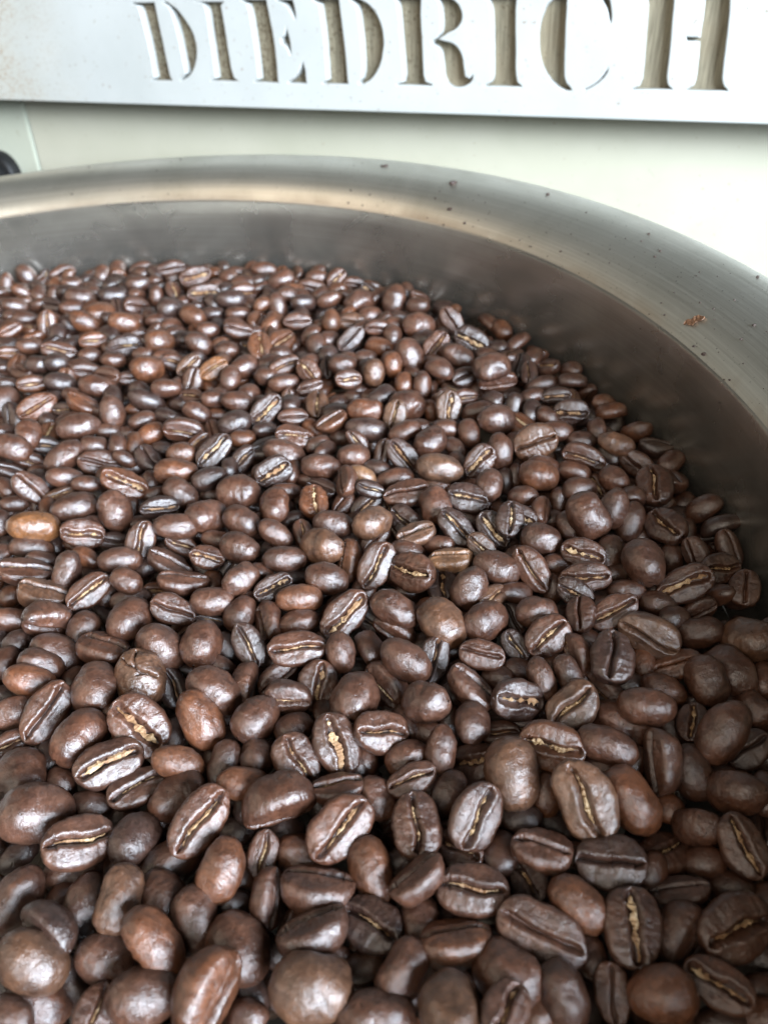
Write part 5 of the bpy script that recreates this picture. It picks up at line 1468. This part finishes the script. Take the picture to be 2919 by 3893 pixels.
c = mixc(nt, ramp(nt, thr, [(.64, (0, 0, 0)), (.70, (.85, .85, .85))]), c, (.07, .045, .022))
c = mixc(nt, ramp(nt, g3, [(.45, (0, 0, 0)), (.7, (.4, .4, .4))]), c, (.24, .19, .12))
nt.links.new(c, bs.inputs['Base Color']); bs.inputs['Roughness'].default_value = .5; bs.inputs['Metallic'].default_value = .35
nt.links.new(bump(nt, g1, .3, .0002, bump(nt, g2, .35, .0003)), bs.inputs['Normal'])
for k, ss in OUT.items():
    vs, fs = [], []
    for s in ss:
        c0 = len(vs); cx = sum(p[0] for p in s) / len(s); cz = sum(p[1] for p in s) / len(s)
        x0, x1, z0, z1 = min(p[0] for p in s) - .1, max(p[0] for p in s) + .1, min(p[1] for p in s) - .1, max(p[1] for p in s) + .1
        # recessed floor, a shade larger than the opening, gently dished
        gx, gz = 4, 8
        for a in range(gx + 1):
            for b in range(gz + 1):
                vs.append(((x0 + (x1 - x0) * a / gx) * MM, (DEPTH + 1.1 + .25 * math.sin(math.pi * a / gx)) * MM, (z0 + (z1 - z0) * b / gz) * MM))
        for a in range(gx):
            for b in range(gz): q = c0 + a * (gz + 1) + b; fs.append((q, q + gz + 1, q + gz + 2, q + 1))
    o = mesh_obj('engraved_letter', vs, fs, M_brz, roaster)
    o['label'] = 'engraved letter ' + k[0]

PY = 26.0
box('back_panel', -262, 330, PY, PY + 3, -190, 80, M_panel, roaster)
box('side_panel', -420, -263.2, PY - 1.2, PY + 3, -190, 80, M_side, roaster, .0005)

# black knob with a wire loop at the far side panel
M_blk, nt, bs = newmat('black_plastic'); bs.inputs['Base Color'].default_value = (.006, .006, .006, 1); bs.inputs['Roughness'].default_value = .55; bs.inputs['Specular IOR Level'].default_value = .3
knob = empty('control_knob', roaster.matrix_world @ (Vector((-294, PY - 6, -54)) * MM), label='black round knob with a thin wire loop beside the pale side panel', category='knob')
knob.rotation_euler = bar_m.to_euler()
def lathe_y(name, prof, mat, parent, seg=40):
    vs, fs = [], []
    for i in range(seg):
        a = 2 * math.pi * i / seg
        for r, y in prof: vs.append((r * math.cos(a) * MM, y * MM, r * math.sin(a) * MM))
    m = len(prof)
    for i in range(seg):
        k = (i + 1) % seg
        for j in range(m - 1): fs.append((i * m + j, i * m + j + 1, k * m + j + 1, k * m + j))
    return mesh_obj(name, vs, fs, mat, parent)
lathe_y('knob_base', [(0, -4), (13, -4), (14.5, -3), (15, 0), (15, 5)], M_blk, knob)
lathe_y('grip', [(0, -15), (8, -15), (10, -13.5), (10.6, -11), (10, -4)], M_blk, knob)
cu = bpy.data.curves.new('wire_loop', 'CURVE'); cu.dimensions = '3D'; cu.bevel_depth = .0009; cu.bevel_resolution = 3
sp = cu.splines.new('POLY'); pts = [(-10 + 15 * math.cos(t), -6, 14 + 17 * math.sin(t)) for t in [math.radians(k) for k in range(-40, 120, 8)]]
sp.points.add(len(pts) - 1)
for q, p_ in zip(sp.points, pts): q.co = (p_[0] * MM, p_[1] * MM, p_[2] * MM, 1)
wo = bpy.data.objects.new('tmp_wire', cu); COL.objects.link(wo); dg = bpy.context.evaluated_depsgraph_get()
me = bpy.data.meshes.new_from_object(wo.evaluated_get(dg)); bpy.data.objects.remove(wo); me.materials.clear(); me.materials.append(M_blk)
wo = bpy.data.objects.new('wire_loop', me); COL.objects.link(wo); wo.parent = knob
